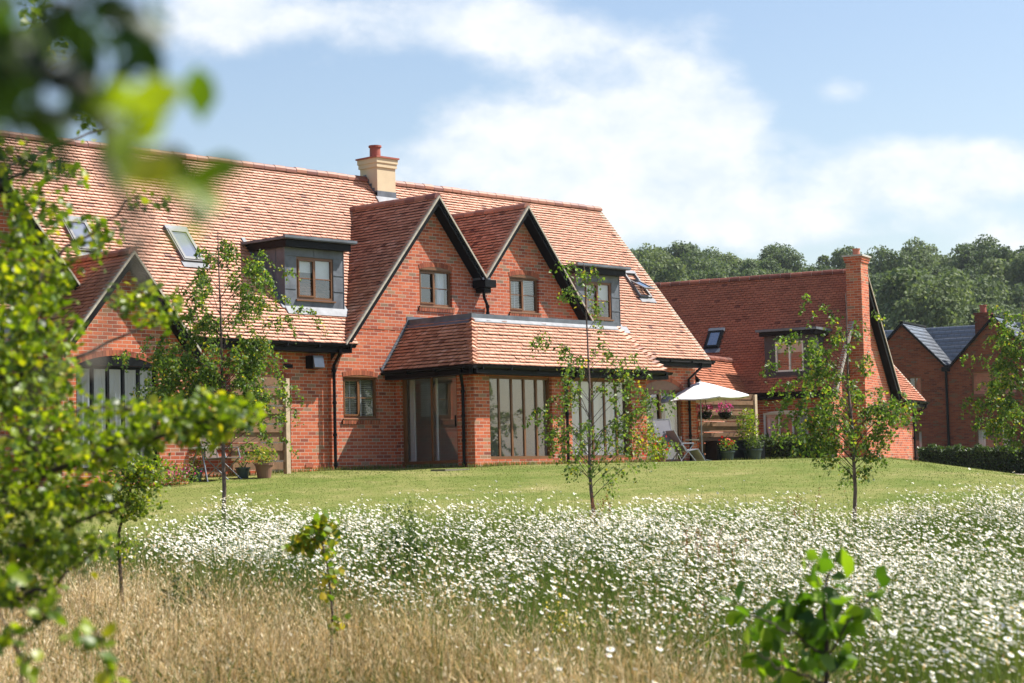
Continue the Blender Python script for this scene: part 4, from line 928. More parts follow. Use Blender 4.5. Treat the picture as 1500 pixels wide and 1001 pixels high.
# ================================================================ GARDEN THINGS
def slat_fence(name, A, B, h, label, nslat=9, posts=(), th=.022):
    t = thing(name, label, 'fence'); A = np.array(A, float); B = np.array(B, float); d = norm(B-A); sd = np.array([-d[1], d[0], 0])
    m = MB(); sp = h/nslat
    for i in range(nslat):
        z = .06+i*sp; o = sd*(.02 if i % 2 else -.02); hh = sp*(.80 if i % 2 == 0 else 1.02)
        m.bar(A+o+(0,0,z+hh/2), B+o+(0,0,z+hh/2+.004*(i%3)), th, hh, tint=random.random())
    L = np.linalg.norm(B-A)
    for i in range(int(L/.9)+1):
        p = A+d*min(L-.03, .04+i*.9); m.bar(p+(0,0,.03), p+(0,0,h+.02), .05, .09)
    m.build('slat_panel', FENCE, t)
    for p in posts:
        m = MB(); p = np.array(p, float); m.bar(p-(0,0,.3), p+(0,0,h+.06), .11, .11, up=(0,1,0)); m.build('post', POST, t)
    return t
slat_fence('slatted_screen', (25.75, 32.5, .32), (27.15, 32.5, .32), 1.95, 'short slatted timber screen with a pale post before the doorway left of the downpipe', 10, [(27.22, 32.48, .3)])
fA = np.array([43.05, 33.85, .44]); fB = at(1106, 672, 56.0); fB[2] = .44
slat_fence('slatted_fence', fA, fB, 1.80, 'long horizontal slat timber fence hung with flower baskets behind the parasol', 12, [fB+norm(fB-fA)*.06])

def stuff_leaves(name, centers, radii, n, size, mtl, parent, seed, **k):
    rng = np.random.default_rng(seed); P = []
    for (c, r, m_) in zip(centers, radii, n):
        v = rng.normal(size=(m_, 3)); v /= np.linalg.norm(v, axis=1, keepdims=True); v *= rng.random((m_, 1))**.4
        P.append(np.array(c)+v*np.array(r))
    P = np.concatenate(P); return crown(name, P, size*rng.uniform(.6, 1.2, len(P)), mtl, parent, rng, **k)
def pot(parent, c, r, h, mtl, name='pot'):
    m = MB(); m.lathe(c, [(r*.72, 0), (r*.95, h*.85), (r*1.06, h*.86), (r*1.06, h), (r*.92, h), (r*.9, h*.8), (0.01, h*.8)], n=22); return m.build(name, mtl, parent)
def potted(c, r, h, pm, lm, label, cr, n, ls, fl=None, seed=1, name='potted_plant', cat='potted plant', fh=0):
    t = thing(name, label, cat); pot(t, c, r, h, pm)
    cc = np.array(c)+(0, 0, h+cr[2]*.75+fh)
    m = MB(); rng = np.random.default_rng(seed)
    for i in range(9): a = rng.random()*6.28; m.tube([np.array(c)+(0,0,h*.8), cc+(math.cos(a)*cr[0]*.5, math.sin(a)*cr[1]*.5, -cr[2]*.2)], .006, n=4)
    m.build('stems', BARK, t)
    stuff_leaves('foliage', [cc], [cr], [n], ls, lm, t, seed, upn=.6)
    if fl: stuff_leaves('flowers', [cc+(0, 0, cr[2]*.35)], [(cr[0]*.95, cr[1]*.95, cr[2]*.8)], [fl[1]], fl[2], fl[0], t, seed+5, upn=1, aspect=.9)
    return t
def g0(px, D, dz=0): return gnd(px, D)+np.array([0, 0, dz])
potted(g0(383, 40.5), .19, .30, CPOT, LEAFY, 'terracotta pot with a low chartreuse plant beside the slatted screen', (.30, .3, .2), 500, .055, seed=3)
potted(g0(352, 40.6), .15, .22, DPOT, LEAFB, 'dark pot of loose green flowers between the mesh chair and the chartreuse plant', (.22, .22, .2), 200, .05, (PINK, 16, .05), seed=4)
potted(g0(282, 40.0), .17, .26, DPOT, LEAFM, 'purple glazed pot with bright leaves left of the mesh chair', (.25, .25, .25), 300, .05, (PURP, 14, .05), seed=6)
potted(g0(1060, 54.5), .22, .30, DPOT, LEAFB, 'grey pot of red geraniums in front of the slatted fence', (.34, .3, .2), 320, .07, (REDF, 42, .08), seed=7)
potted(g0(1100, 54.9), .22, .34, DPOT, LEAFO, 'dark green pot with a grey leaved plant next to the fence post', (.30, .28, .2), 380, .06, seed=8)
potted(g0(1092, 55.2), .22, .30, DPOT, LEAFM, 'tall leafy yellow green shrub in a tub against the slatted fence', (.36, .32, .62), 900, .08, seed=9, name='potted_shrub', fh=.15)
potted(g0(963, 50.8), .16, .2, CPOT, LEAFB, 'clay pot of pink blooms beside the recliner', (.24, .22, .2), 200, .05, (PINK, 40, .07), seed=10)
potted(g0(1006, 53.9, 0)+np.array([0, 0, .0]), .16, .42, DPOT, LEAFB, 'pot of purple flowers at the foot of the fence beside the small table', (.24, .22, .18), 200, .05, (PURP, 60, .06), seed=12)
# mixed flower border by the sun room corner
t = thing('flower_border', 'leafy border with orange and pink blooms at the right end of the sun room', 'flower bed')
cs_ = [g0(934, 47.8, .45), g0(948, 48.2, .5), g0(960, 48.6, .35), g0(944, 47.6, .9), g0(926, 47.4, .3)]
stuff_leaves('foliage', cs_, [(.28, .28, .45), (.3, .3, .5), (.3, .3, .35), (.22, .22, .4), (.3, .3, .3)], [380, 380, 300, 150, 200], .075, LEAFM, t, 21)
stuff_leaves('flowers', [g0(938, 47.5, .35), g0(960, 48, .45)], [(.5, .4, .25), (.3, .3, .3)], [14, 18], .07, REDF, t, 22, aspect=.9)
t = thing('flower_border', 'low clump of pink and green plants at the left corner of the mesh chair patio', 'flower bed')
stuff_leaves('foliage', [g0(262, 39.2, .2), g0(240, 39, .15)], [(.4, .4, .3), (.4, .4, .25)], [420, 300], .06, LEAFB, t, 23)
stuff_leaves('flowers', [g0(258, 38.9, .3)], [(.5, .4, .15)], [60], .05, PINK, t, 24, aspect=.9)

# parasol
def parasol():
    c = g0(1024, 53.2); t = thing('parasol', 'open white canvas parasol over the patio in front of the slatted fence', 'parasol')
    top = c+(0, 0, 2.17); tilt = Matrix.Rotation(math.radians(2.8), 4, Vector((-FW[0], -FW[1], 0)))
    def Q(r, a, z): v = tilt@Vector((r*math.cos(a), r*math.sin(a), z)); return top+np.array(v)
    m = MB(); n = 8; K = 6
    for i in range(n):
        a0 = 2*math.pi*i/n+.25; a1 = a0+2*math.pi/n
        for k in range(K):
            r0, r1 = 1.38*k/K, 1.38*(k+1)/K; z = lambda r, s: -.47*(r/1.38)**1.12-s*.045*(r/1.38)
            for j in range(3):
                b0 = a0+(a1-a0)*j/3; b1 = a0+(a1-a0)*(j+1)/3
                w = lambda b: math.cos(math.pi/n)/math.cos((b-a0)-math.pi/n)
                s = lambda b: 1-abs((b-a0)/(math.pi/n)-1)
                m.face([Q(r0*w(b0), b0, z(r0, s(b0))), Q(r1*w(b0), b0, z(r1, s(b0))), Q(r1*w(b1), b1, z(r1, s(b1))), Q(r0*w(b1), b1, z(r0, s(b1)))])
                if k == K-1: m.face([Q(r1*w(b0), b0, z(r1, s(b0))), Q(r1*w(b1), b1, z(r1, s(b1))), Q(r1*w(b1)*1.003, b1, z(r1, s(b1))-.03), Q(r1*w(b0)*1.003, b0, z(r1, s(b0))-.03)])
    m.build('canopy', FABRIC, t)
    m = MB()
    for i in range(n): a = 2*math.pi*i/n+.25; m.tube([Q(.02, a, -.03), Q(1.22, a, -.50)], .009, n=5)
    m.build('ribs', METAL, t)
    m = MB(); m.tube([c, c+(0, 0, 1.2), top], .02); m.tube([top, top+np.array((0, 0, .05))], .02); m.build('pole', METAL, t)
    m = MB(); m.lathe(c, [(.26, 0), (.26, .05), (.08, .09), (.04, .25)]); m.build('base', DPOT, t)
parasol()
# chairs and tables
def mesh_chair(c, yaw_, label, fm, back=.98, recl=.18, name='garden_chair', frm=None):
    t = thing(name, label, 'chair'); ca, sa = math.cos(yaw_), math.sin(yaw_); frm = frm or METAL
    T = lambda p: np.array([c[0]+p[0]*ca-p[1]*sa, c[1]+p[0]*sa+p[1]*ca, c[2]+p[2]])
    m = MB(T); m.hexa([(-.24,-.22,.42),(.24,-.22,.42),(.24,.24,.44),(-.24,.24,.44),(-.24,-.22,.445),(.24,-.22,.445),(.24,.24,.465),(-.24,.24,.465)]); m.build('seat', fm, t)
    m = MB(T); m.hexa([(-.24,-.23,.46),(.24,-.23,.46),(.24,-.25,.46),(-.24,-.25,.46),(-.22,-.23-recl,back),(.22,-.23-recl,back),(.22,-.25-recl,back),(-.22,-.25-recl,back)]); m.build('backrest', fm, t)
    m = MB(T)
    for s in (-1, 1): m.tube([(s*.25,-.24,.44),(s*.23,-.24-recl,back+.02)], .012, n=6); m.tube([(s*.27,-.26,.66),(s*.28,.2,.66),(s*.27,.26,.44)], .014, n=6); m.tube([(s*.25,-.24,.43),(s*.25,.26,.455)], .012, n=6)
    m.tube([(-.23,-.24-recl,back+.02),(.23,-.24-recl,back+.02)], .012, n=6); m.build('frame', frm, t)
    for s in (-1, 1):
        m = MB(T); m.tube([(s*.25,.24,.45),(s*.26,-.28,0)], .012, n=6); m.build('leg', frm, t)
        m = MB(T); m.tube([(s*.25,-.22,.44),(s*.26,.3,0)], .012, n=6); m.build('leg', frm, t)
    return t
mesh_chair(g0(322, 40.2), math.radians(200), 'brown mesh garden chair on the left patio beside the slatted screen', BROWNF)
def table(c, r, h, label, tm):
    t = thing('garden_table', label, 'table'); m = MB(); m.lathe(c, [(0.01, h), (r, h), (r, h-.03), (.01, h-.03)], n=24); m.build('tabletop', tm, t)
    for i in range(3):
        a = i*2.1+.4; m = MB(); m.tube([np.array(c)+(math.cos(a)*.05, math.sin(a)*.05, h-.03), np.array(c)+(math.cos(a)*r*.75, math.sin(a)*r*.75, 0)], .014, n=6); m.build('leg', METAL, t)
table(g0(290, 39.8), .36, .70, 'round pale topped table left of the brown mesh chair', WHITE)
table(g0(1003, 53.2), .32, .62, 'small round side table behind the recliner', CONC)
def recliner():
    c = g0(1001, 51.6); t = thing('reclining_chair', 'grey folding recliner with its footrest towards the lawn, under the parasol', 'recliner'); a = math.radians(-108); ca, sa = math.cos(a), math.sin(a)
    T = lambda p: np.array([c[0]+.8*(p[0]*ca-p[1]*sa), c[1]+.8*(p[0]*sa+p[1]*ca), c[2]+p[2]*.8])
    def panel(name, p, q, mt):
        m = MB(T); w = .26; m.hexa([(-w,*p),(w,*p),(w,*q),(-w,*q),(-w,p[0],p[1]+.025),(w,p[0],p[1]+.025),(w,q[0],q[1]+.025),(-w,q[0],q[1]+.025)]); return m.build(name, mt, t)
    panel('seat', (-.2, .36), (.25, .42), GREYF); panel('backrest', (-.22, .37), (-.62, 1.02), GREYF); panel('footrest', (.27, .41), (.52, .06), FABRIC if False else simple('pale_mesh', (.5, .5, .55), .8))
    for s in (-1, 1):
        m = MB(T); m.tube([(s*.29,-.65,1.05),(s*.29,-.2,.36),(s*.29,.27,.43),(s*.29,.55,.0)], .014, n=6); m.tube([(s*.29,-.4,.62),(s*.3,.1,.62)], .018, n=6); m.build('side_frame', METAL, t)
        m = MB(T); m.tube([(s*.29,-.45,0),(s*.29,.1,.6)], .013, n=6); m.build('leg', METAL, t)
        m = MB(T); m.tube([(s*.29,.2,0),(s*.29,-.35,.6)], .013, n=6); m.build('leg', METAL, t)
recliner()
mesh_chair(g0(975, 51.2), math.radians(150), 'grey high backed garden chair beside the garden doors, left of the recliner', GREYF, back=1.12, recl=.25)
# dark storage box below the fence
t = thing('storage_box', 'long low black garden box along the foot of the slatted fence', 'box')
dF = norm(fB-fA); m = MB(); nB = np.array([dF[1], -dF[0], 0])
pA, pB = fA+dF*.2+nB*.28, fA+dF*2.2+nB*.28
m.bar(pA+(0,0,.26), pB+(0,0,.26), .42, .50); m.build('body', BLACK, t)
m = MB(); m.bar(pA+(0,0,.53), pB+(0,0,.53), .46, .04); m.build('lid', BLACK, t)
# hanging baskets
for px, D, lab in ((1033, 54.35, 'hanging basket of magenta and white flowers directly right of the parasol pole'), (1062, 54.75, 'hanging basket of magenta and white flowers on the fence, the one nearer the pale post')):
    c = at(px, 606, D); t = thing('hanging_basket', lab, 'flower basket'); m = MB(); m.lathe(c-(0, 0, .16), [(.02, 0), (.14, .05), (.19, .15), (.20, .19)], n=16); m.build('bowl', BLACK, t)
    m = MB()
    for i in range(3): a = i*2.1; m.tube([c+(math.cos(a)*.18, math.sin(a)*.18, 0), c+(0, 0, .42)], .004, n=4)
    nn = np.array([-dF[1], dF[0], 0]); m.tube([c+(0, 0, .42), c+nn*.55+(0, 0, .5)], .01, n=5); m.build('chains', BLACK, t)
    stuff_leaves('foliage', [c+(0, 0, .06), c+RT[0]*np.array([.15, 0, 0])+(0, 0, -.08)], [(.22, .22, .16), (.22, .22, .12)], [260, 90], .05, LEAFO, t, int(px), droop=.3)
    stuff_leaves('flowers', [c+(0, 0, .16), c+(0, 0, -.02)], [(.28, .28, .14), (.22, .22, .12)], [85, 24], .065, PINK if px < 1050 else PINK, t, int(px)+1, aspect=.9)
    stuff_leaves('white_flowers', [c+(0.02, 0, .0)], [(.2, .2, .1)], [22], .055, PETAL, t, int(px)+2, aspect=.9)

# hedges
def hedge(name, A, B, h, w, n, label, mtl, seed, ls=.07):
    t = thing(name, label, 'hedge'); rng = np.random.default_rng(seed); A = np.array(A); B = np.array(B); d = B-A; sd = np.array([-norm(d)[1], norm(d)[0], 0])
    f = rng.random(n); zz = rng.random(n); s = rng.uniform(-1, 1, n)
    e = rng.random(n)                                  # push towards the surface
    top = e < .35; zz[top] = 1-rng.random(top.sum())*.10; sidev = e > .5; s[sidev] = np.sign(s[sidev])*(1-rng.random(sidev.sum())*.25)
    P = A+d*f[:, None]+sd*(s*w/2)[:, None]; 
    hh = h*(1+.07*np.sin(f*37+seed)+.05*np.sin(f*91)); P[:, 2] += zz*hh
    crown('foliage', P, ls*rng.uniform(.6, 1.25, n), mtl, t, rng)
    m = MB(); m.bar(A+(0,0,h*.45), B+(0,0,h*.45), w*.55, h*.8); m.build('woody_core', simple('hedge_core', (.018, .022, .01), .95), t); return t
hedge('hedge', R3(-3.9, 2.3, .42), R3(-3.9, -.1, .25), .72, .6, 5200, 'low olive hedge under the white framed window of the right hand house', LEAFO, 3)
hB0 = [g0(1342, 71), g0(1545, 69)]
hedge('hedge', hB0[0], hB0[1], .92, .7, 13000, 'long dark hedge beyond the gravel path in front of the far houses', LEAFH, 4, .09)

# ================================================================ TREES
def tube_arrays(paths, n=5):
    V = []; F = []; off = 0
    for pts, r0, r1 in paths:
        P = np.array(pts, float); k = len(P); R = np.linspace(r0, r1, k)
        d = np.gradient(P, axis=0); d /= np.linalg.norm(d, axis=1, keepdims=True)+1e-9
        a = np.cross(d, [.31, .52, .79]); a /= np.linalg.norm(a, axis=1, keepdims=True)+1e-9; b = np.cross(d, a)
        th = np.arange(n)*2*math.pi/n
        ring = P[:, None]+R[:, None, None]*(a[:, None]*np.cos(th)[None, :, None]+b[:, None]*np.sin(th)[None, :, None])
        V.append(ring.reshape(-1, 3)); i, j = np.meshgrid(np.arange(k-1), np.arange(n), indexing='ij')
        q = np.stack([i*n+j, i*n+(j+1)%n, (i+1)*n+(j+1)%n, (i+1)*n+j], -1).reshape(-1, 4)+off; F.append(q); off += k*n
    return np.concatenate(V), np.concatenate(F)
def branches(name, paths, mtl, parent, n=5):
    V, F = tube_arrays(paths, n); return npmesh(name, V, [(F, np.full(len(F), .5), 0)], mtl, parent, smooth=True)
RT3 = np.array([RT[0], RT[1], 0]); FW3 = np.array([FW[0], FW[1], 0]); Z3 = np.array([0, 0, 1.])
def birch(px, D, ytop, prof, label, seed, nbr=60, leaves=26, r0=.04, lsz=.052, lean=0, twigs=5, group='young birch trees on the lawn edge'):
    rng = np.random.default_rng(seed); base = gnd(px+lean, D); yh = 705-.0242*(px-750)
    sc = D/FPX; ztop = (yh-ytop)*sc; H = ztop-base[2]
    t = thing('birch_tree', label, 'tree', group)
    n = 12; f = np.linspace(0, 1, n); wob = np.cumsum(rng.normal(size=(n, 2))*.012, axis=0)
    trunk = base+np.outer(f*H, Z3)+np.outer(wob[:, 0]-lean*sc*f, RT3)+np.outer(wob[:, 1], FW3)
    trunk[0, 2] -= .15
    br = []; tw = []; L = []; LD = []
    ys = np.array([p[0] for p in prof]); zl = (yh-ys)*sc
    o = np.argsort(zl); zs = zl[o]; wl = np.array([p[1] for p in prof])[o]*sc; wr = np.array([p[2] for p in prof])[o]*sc; dn = np.array([p[3] for p in prof])[o].astype(float)
    # branch attachment heights drawn from density
    zz = np.linspace(zs[0], zs[-1], 200); dz = np.interp(zz, zs, dn); cdf = np.cumsum(dz); cdf /= cdf[-1]
    for i in range(nbr):
        z = np.interp(rng.random(), cdf, zz); a = rng.uniform(0, 2*math.pi)
        if rng.random() < .45: a = (0 if rng.random() < .5 else math.pi)+rng.normal()*.5
        ca = math.cos(a); ext = (np.interp(z, zs, wr) if ca > 0 else np.interp(z, zs, wl)); avg = (np.interp(z, zs, wr)+np.interp(z, zs, wl))/2
        R = (ext*abs(ca)+avg*(1-abs(ca)))*rng.uniform(.5, 1.22)
        hd = RT3*ca+FW3*math.sin(a); rise = min(.55*R+.1, .7); za = z-rise*.75
        if za < base[2]+.5: za = base[2]+.5+rng.random()*.2
        fa = (za-base[2])/H
        p0 = np.array([np.interp(fa, f, trunk[:, k]) for k in range(3)])
        s = np.linspace(0, 1, 7)[:, None]
        up = rise*(1.5*s-.62*s**2.4); path = p0+hd*R*s+Z3*up+np.cumsum(rng.normal(size=(7, 3))*.028, axis=0)*s*(.5+R)
        br.append((path, max(.0035, r0*.24*(1-fa*.6)), .0018))
        for j in range(max(2, int(twigs*min(1.6, .4+R)))):
            q = rng.uniform(.3, 1); st = np.array([np.interp(q, s[:, 0], path[:, k]) for k in range(3)])
            tl = rng.uniform(.14, .42)*(.6+.5*R); h2 = norm(hd+rng.normal(size=3)*.8*np.array([1, 1, .2])); ss = np.linspace(0, 1, 5)[:, None]
            pth = st+h2*tl*.6*ss+Z3*(tl*(.15*ss-.85*ss**2)); tw.append((pth, .0026, .0013))
            m_ = rng.poisson(leaves*tl/.35); q2 = rng.uniform(.1, 1, m_)
            pp = np.stack([np.interp(q2, ss[:, 0], pth[:, k]) for k in range(3)], 1)+rng.normal(size=(m_, 3))*.022; L.append(pp)
    branches('trunk', [(trunk, r0, .006)], BIRCHB, t, 9)
    branches('branches', br+tw, BARK, t, 4)
    P = np.concatenate(L); crown('crown', P, lsz*rng.uniform(.6, 1.2, len(P)), LEAFB, t, rng, droop=.45, upn=.15, aspect=.74, lod=0)
    return len(P)
nb = []
nb.append(birch(323, 27.5, 338, [(345,8,8,.5),(385,35,60,.9),(425,55,115,1.3),(465,45,125,1.0),(495,85,60,1.5),(535,112,78,2.6),(570,118,88,3.0),(600,80,108,2.6),(635,30,112,1.0),(655,20,60,.2)], 'slender birch with a dense low crown in front of the left dormer', 5, 120, 36, .034, .050, lean=2, twigs=6))
nb.append(birch(867, 27.0, 384, [(388,45,8,1.0),(440,50,22,.9),(480,76,30,.9),(510,76,62,1.0),(545,62,92,1.3),(580,72,92,1.6),(610,92,112,2.0),(650,66,100,2.3),(690,34,68,1.2)], 'sparse airy birch in front of the sun room windows', 8, 54, 17, .028, .050, twigs=7))
nb.append(birch(1243, 27.0, 428, [(432,14,12,.8),(455,78,22,1.1),(485,72,52,1.2),(520,85,68,1.8),(560,120,62,2.6),(600,112,82,3.0),(640,72,56,2.6),(690,50,10,.8)], 'leafy birch with a straight trunk in front of the brick gable chimney', 12, 74, 22, .030, .054, lean=0, twigs=6))
nb.append(birch(1503, 44.0, 440, [(445,30,30,1.0),(480,52,50,1.2),(520,60,60,1.6),(560,75,75,2.2),(590,88,85,2.6),(620,60,80,2.4),(655,66,60,1.6),(680,50,50,.6)], 'birch cut by the right edge of the photograph in front of the far houses', 15, 95, 22, .045, .075, twigs=6))

# clusters seen in the photo become clumps of twigs and leaves at their own distance
def clumps(spec, rng, twig_r=.003, per=8):
    P = []; tw = []
    for px, py, rx, ry, D, rD, n in spec:
        c = at(px, py, D); sc = D/FPX
        v = rng.normal(size=(n, 3)); v /= np.linalg.norm(v, axis=1, keepdims=True); v *= rng.random((n, 1))**.45
        q = c+np.outer(v[:, 0]*rx*sc, RT3)+np.outer(v[:, 2]*ry*sc, Z3)+np.outer(v[:, 1]*rD, FW3); 
        k = max(1, n//per); cen = q[:k]; idx = np.argmin(((q[:, None]-cen[None])**2).sum(-1), 1)
        q = q*.55+cen[idx]*.45+rng.normal(size=q.shape)*.012*D/7; P.append(q)
        for a in cen:
            s = np.linspace(0, 1, 5)[:, None]; mid = (c+a)/2+rng.normal(size=3)*.03; pt = c*(1-s)**2+2*mid*s*(1-s)+a*s**2; tw.append((pt, twig_r, twig_r*.45))
    return np.concatenate(P), tw
def limb(pts, r0, r1, rng, n=14):
    K = np.array([at(*p) for p in pts]); s = np.linspace(0, len(K)-1, n); Q = np.stack([np.interp(s, np.arange(len(K)), K[:, k]) for k in range(3)], 1)
    Q[1:-1] += rng.normal(size=(n-2, 3))*.008*K[0][0]**0; return (Q, r0, r1)
# --- big leafy sapling at the left
rng = np.random.default_rng(31); t = thing('hawthorn_tree', 'bright green leafy tree filling the left edge, reaching a branch across the side wing', 'tree')
bs = gnd(-110, 7.4)
trunk = np.array([bs-(0,0,.2), at(-95, 900, 7.4), at(-80, 700, 7.4), at(-60, 500, 7.35), at(-45, 330, 7.3), at(-30, 180, 7.3)])
lb = [(trunk, .05, .012)]
for pts, r in (([(-82,745,7.4),(60,705,7.2),(165,655,7),(280,622,6.8),(372,604,6.6)], .016), ([(-62,560,7.4),(50,552,7.6),(150,505,7.8),(250,460,8)], .014), ([(-50,400,7.4),(50,392,7.5),(130,345,7.6),(205,285,7.7)], .012),
               ([(-90,850,7.4),(40,802,7.2),(150,752,7),(190,735,6.9)], .014), ([(-100,930,7.4),(20,880,7),(70,860,6.9),(150,800,6.8)], .012), ([(-40,300,7.3),(40,250,7.3),(110,235,7.3)], .009), ([(-70,650,7.4),(40,640,8),(120,600,8.2),(230,590,8.3)], .012), ([(-36,230,7.3),(10,120,7.4),(50,20,7.4)], .009),([(-36,260,7.3),(70,220,7.8),(180,175,8.2)], .008)): lb.append(limb(pts, r, .003, rng))
spec = [(20,420,70,60,7.4,.5,330),(60,400,60,46,7.3,.5,170),(135,372,50,36,7.6,.4,60),(45,480,80,60,7.2,.5,340),(210,440,60,28,7.9,.3,150),(235,465,45,18,8,.3,60),
        (30,560,90,60,7.3,.6,380),(60,540,60,50,7.4,.5,120),(40,650,90,60,7.2,.6,420),(110,630,60,34,7.4,.5,130),(190,600,60,26,7.2,.3,110),(150,665,60,40,7.1,.4,230),(215,640,55,30,7,.3,170),(285,630,55,30,6.8,.25,230),(345,608,42,22,6.65,.2,150),(250,600,60,22,6.9,.25,110),(310,590,45,16,6.8,.2,80),
        (30,740,90,60,7.2,.6,430),(120,730,70,44,7.1,.5,170),(30,810,80,45,7.2,.5,330),(110,800,60,40,7,.4,190),(40,870,50,26,7.1,.4,110),
        (35,235,60,28,7.4,.4,90),(100,255,40,22,7.4,.3,46),(60,300,60,30,7.4,.4,110),(25,350,60,40,7.4,.4,170),(60,35,40,40,7.4,.4,60),(70,75,30,12,7.4,.3,26),(185,175,30,16,8.2,.3,40),(130,175,30,20,8,.3,26),(215,290,36,20,7.8,.3,26),(150,330,36,22,7.7,.3,46),
        (30,590,70,50,8.4,.5,170),(80,680,60,50,8.2,.5,110),(50,520,60,50,8.5,.4,150)]
spec = [q[:6]+(int(q[6]*(1.65 if q[0] < 100 else 1.3)),) for q in spec]
P, tw = clumps(spec, rng, .0022, 10); branches('trunk', lb, BARK, t, 7); branches('twigs', tw, BARK, t, 4)
crown('crown', P, 0.035*rng.uniform(.5, 1.25, len(P)), LEAFM, t, rng, upn=.6, aspect=.75, lod=1)
# --- nearest tree: big out-of-focus leaves top left
rng = np.random.default_rng(41); t = thing('foreground_tree', 'very close out of focus branch with large dark leaves hanging into the top left corner', 'tree branch')
b0 = gnd(-1200, 1.7)
lb = [(np.array([b0, at(-1150, 300, 1.72), at(-1000, -200, 1.72), at(-700, -500, 1.68)]), .06, .02), limb([(-1080,60,1.728),(-600,-40,1.600),(-200,20,1.472),(40,80,1.408),(120,130,1.376),(165,200,1.344),(195,300,1.344),(215,420,1.344)], .012, .0034, rng), limb([(-200,20,1.472),(-20,-60,1.408),(110,0,1.344),(190,30,1.312)], .005, .0018, rng),
      limb([(165,200,1.344),(215,215,1.312),(250,260,1.312),(300,315,1.280)], .003, .0012, rng), limb([(-300,10,1.472),(-60,160,1.408),(20,260,1.408)], .005, .0018, rng), limb([(195,300,1.344),(190,400,1.344),(130,510,1.344),(40,580,1.344)], .0036, .0015, rng)]
tgt = [(30,40,14),(45,95,10),(15,150,12),(40,200,8),(100,0,7),(135,10,8),(165,2,4),(205,20,2),(228,32,2),(178,75,3),(155,62,2),(20,110,8),(75,150,2),(215,185,3),(222,215,3),(225,240,3),(240,258,4),(268,262,3),(285,272,2),(298,310,2),(70,60,5),(105,45,4),(130,85,2),(60,250,3),(150,215,2),(200,560,0)]
P = []; Pb = []
for px, py, n in tgt:
    if not n: continue
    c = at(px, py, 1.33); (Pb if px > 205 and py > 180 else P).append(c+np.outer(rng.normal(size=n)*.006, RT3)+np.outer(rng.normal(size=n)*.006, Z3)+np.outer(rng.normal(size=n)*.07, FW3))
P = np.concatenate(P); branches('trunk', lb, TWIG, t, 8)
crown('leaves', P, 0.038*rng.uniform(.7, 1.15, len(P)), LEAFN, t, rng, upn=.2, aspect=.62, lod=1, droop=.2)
Pb = np.concatenate(Pb); crown('sunlit_leaves', Pb, 0.038*rng.uniform(.7, 1.15, len(Pb)), LEAFM, t, rng, upn=.2, aspect=.62, lod=1, droop=.2)  # sunlight on these leaves put in through the brighter leaf colour
# --- low sprigs at the bottom left
rng = np.random.default_rng(43); t = thing('bramble', 'blurred leafy sprig standing at the bottom left corner', 'shrub')
lb = [(np.array([gnd(150, 4.7), at(160, 985, 4.6), at(140, 920, 4.6)]), .005, .002), (np.array([gnd(40, 5.2), at(30, 960, 5.1), at(-10, 880, 5.1)]), .007, .003), limb([(20,950,5.1),(60,900,5),(85,880,5)], .004, .002, rng)]
P, tw = clumps([(140,935,26,22,4.6,.05,14),(155,985,20,16,4.6,.05,7),(115,920,12,10,4.6,.05,4),(60,900,32,20,5,.1,20),(20,850,26,20,5.1,.1,16),(15,930,26,20,5.1,.1,14),(75,880,16,8,5,.05,6),(40,970,30,20,5,.1,12)], rng, .002, 5)
branches('stems', lb+tw, BARK, t, 5); crown('leaves', P, .052*rng.uniform(.6, 1.1, len(P)), LEAFM, t, rng, upn=.5, aspect=.7, lod=1)
# --- hazel-like sapling at the bottom right
rng = np.random.default_rng(47); t = thing('hazel_sapling', 'broad leaved dark green sapling rising among the daisies at the bottom right', 'sapling')
b = gnd(1208, 7.6)
lb = [(np.array([b, at(1210, 1040, 7.6), at(1211, 940, 7.6), at(1206, 880, 7.6), at(1212, 845, 7.6), at(1230, 810, 7.6)]), .014, .003), limb([(1211,960,7.6),(1240,920,7.5),(1268,885,7.5),(1285,858,7.5)], .006, .002, rng), limb([(1209,960,7.6),(1160,930,7.5),(1115,905,7.4),(1082,885,7.4)], .006, .002, rng), limb([(1207,925,7.6),(1170,895,7.7),(1140,885,7.7)], .005, .002, rng), limb([(1210,1000,7.6),(1150,980,7.4),(1110,960,7.4)], .006, .002, rng), limb([(1206,880,7.6),(1190,830,7.6),(1172,808,7.6)], .004, .002, rng)]
def leafset(items, D, rngs, mtl, parent, name='leaves'):
    P = []; Dr = []; Sz = []
    for px, py, n, s, dx, dy in items:
        for i in range(n):
            P.append(at(px+rngs.normal()*6, py+rngs.normal()*6, D+rngs.normal()*.08)); Dr.append(RT3*(dx+rngs.normal()*.45)+Z3*(dy+rngs.normal()*.4)+FW3*rngs.normal()*.5); Sz.append(s*.86*rngs.uniform(.8, 1.1))
    P = np.array(P); Dr = np.array(Dr); V, F, tt = leaf_arrays(P, np.array(Sz), rngs, upn=.35, aspect=.74, lod=1, dirs=Dr*1.6); return npmesh(name, V, [(F, tt, 0)], mtl, parent)
branches('stems', lb, BARK, t, 6)
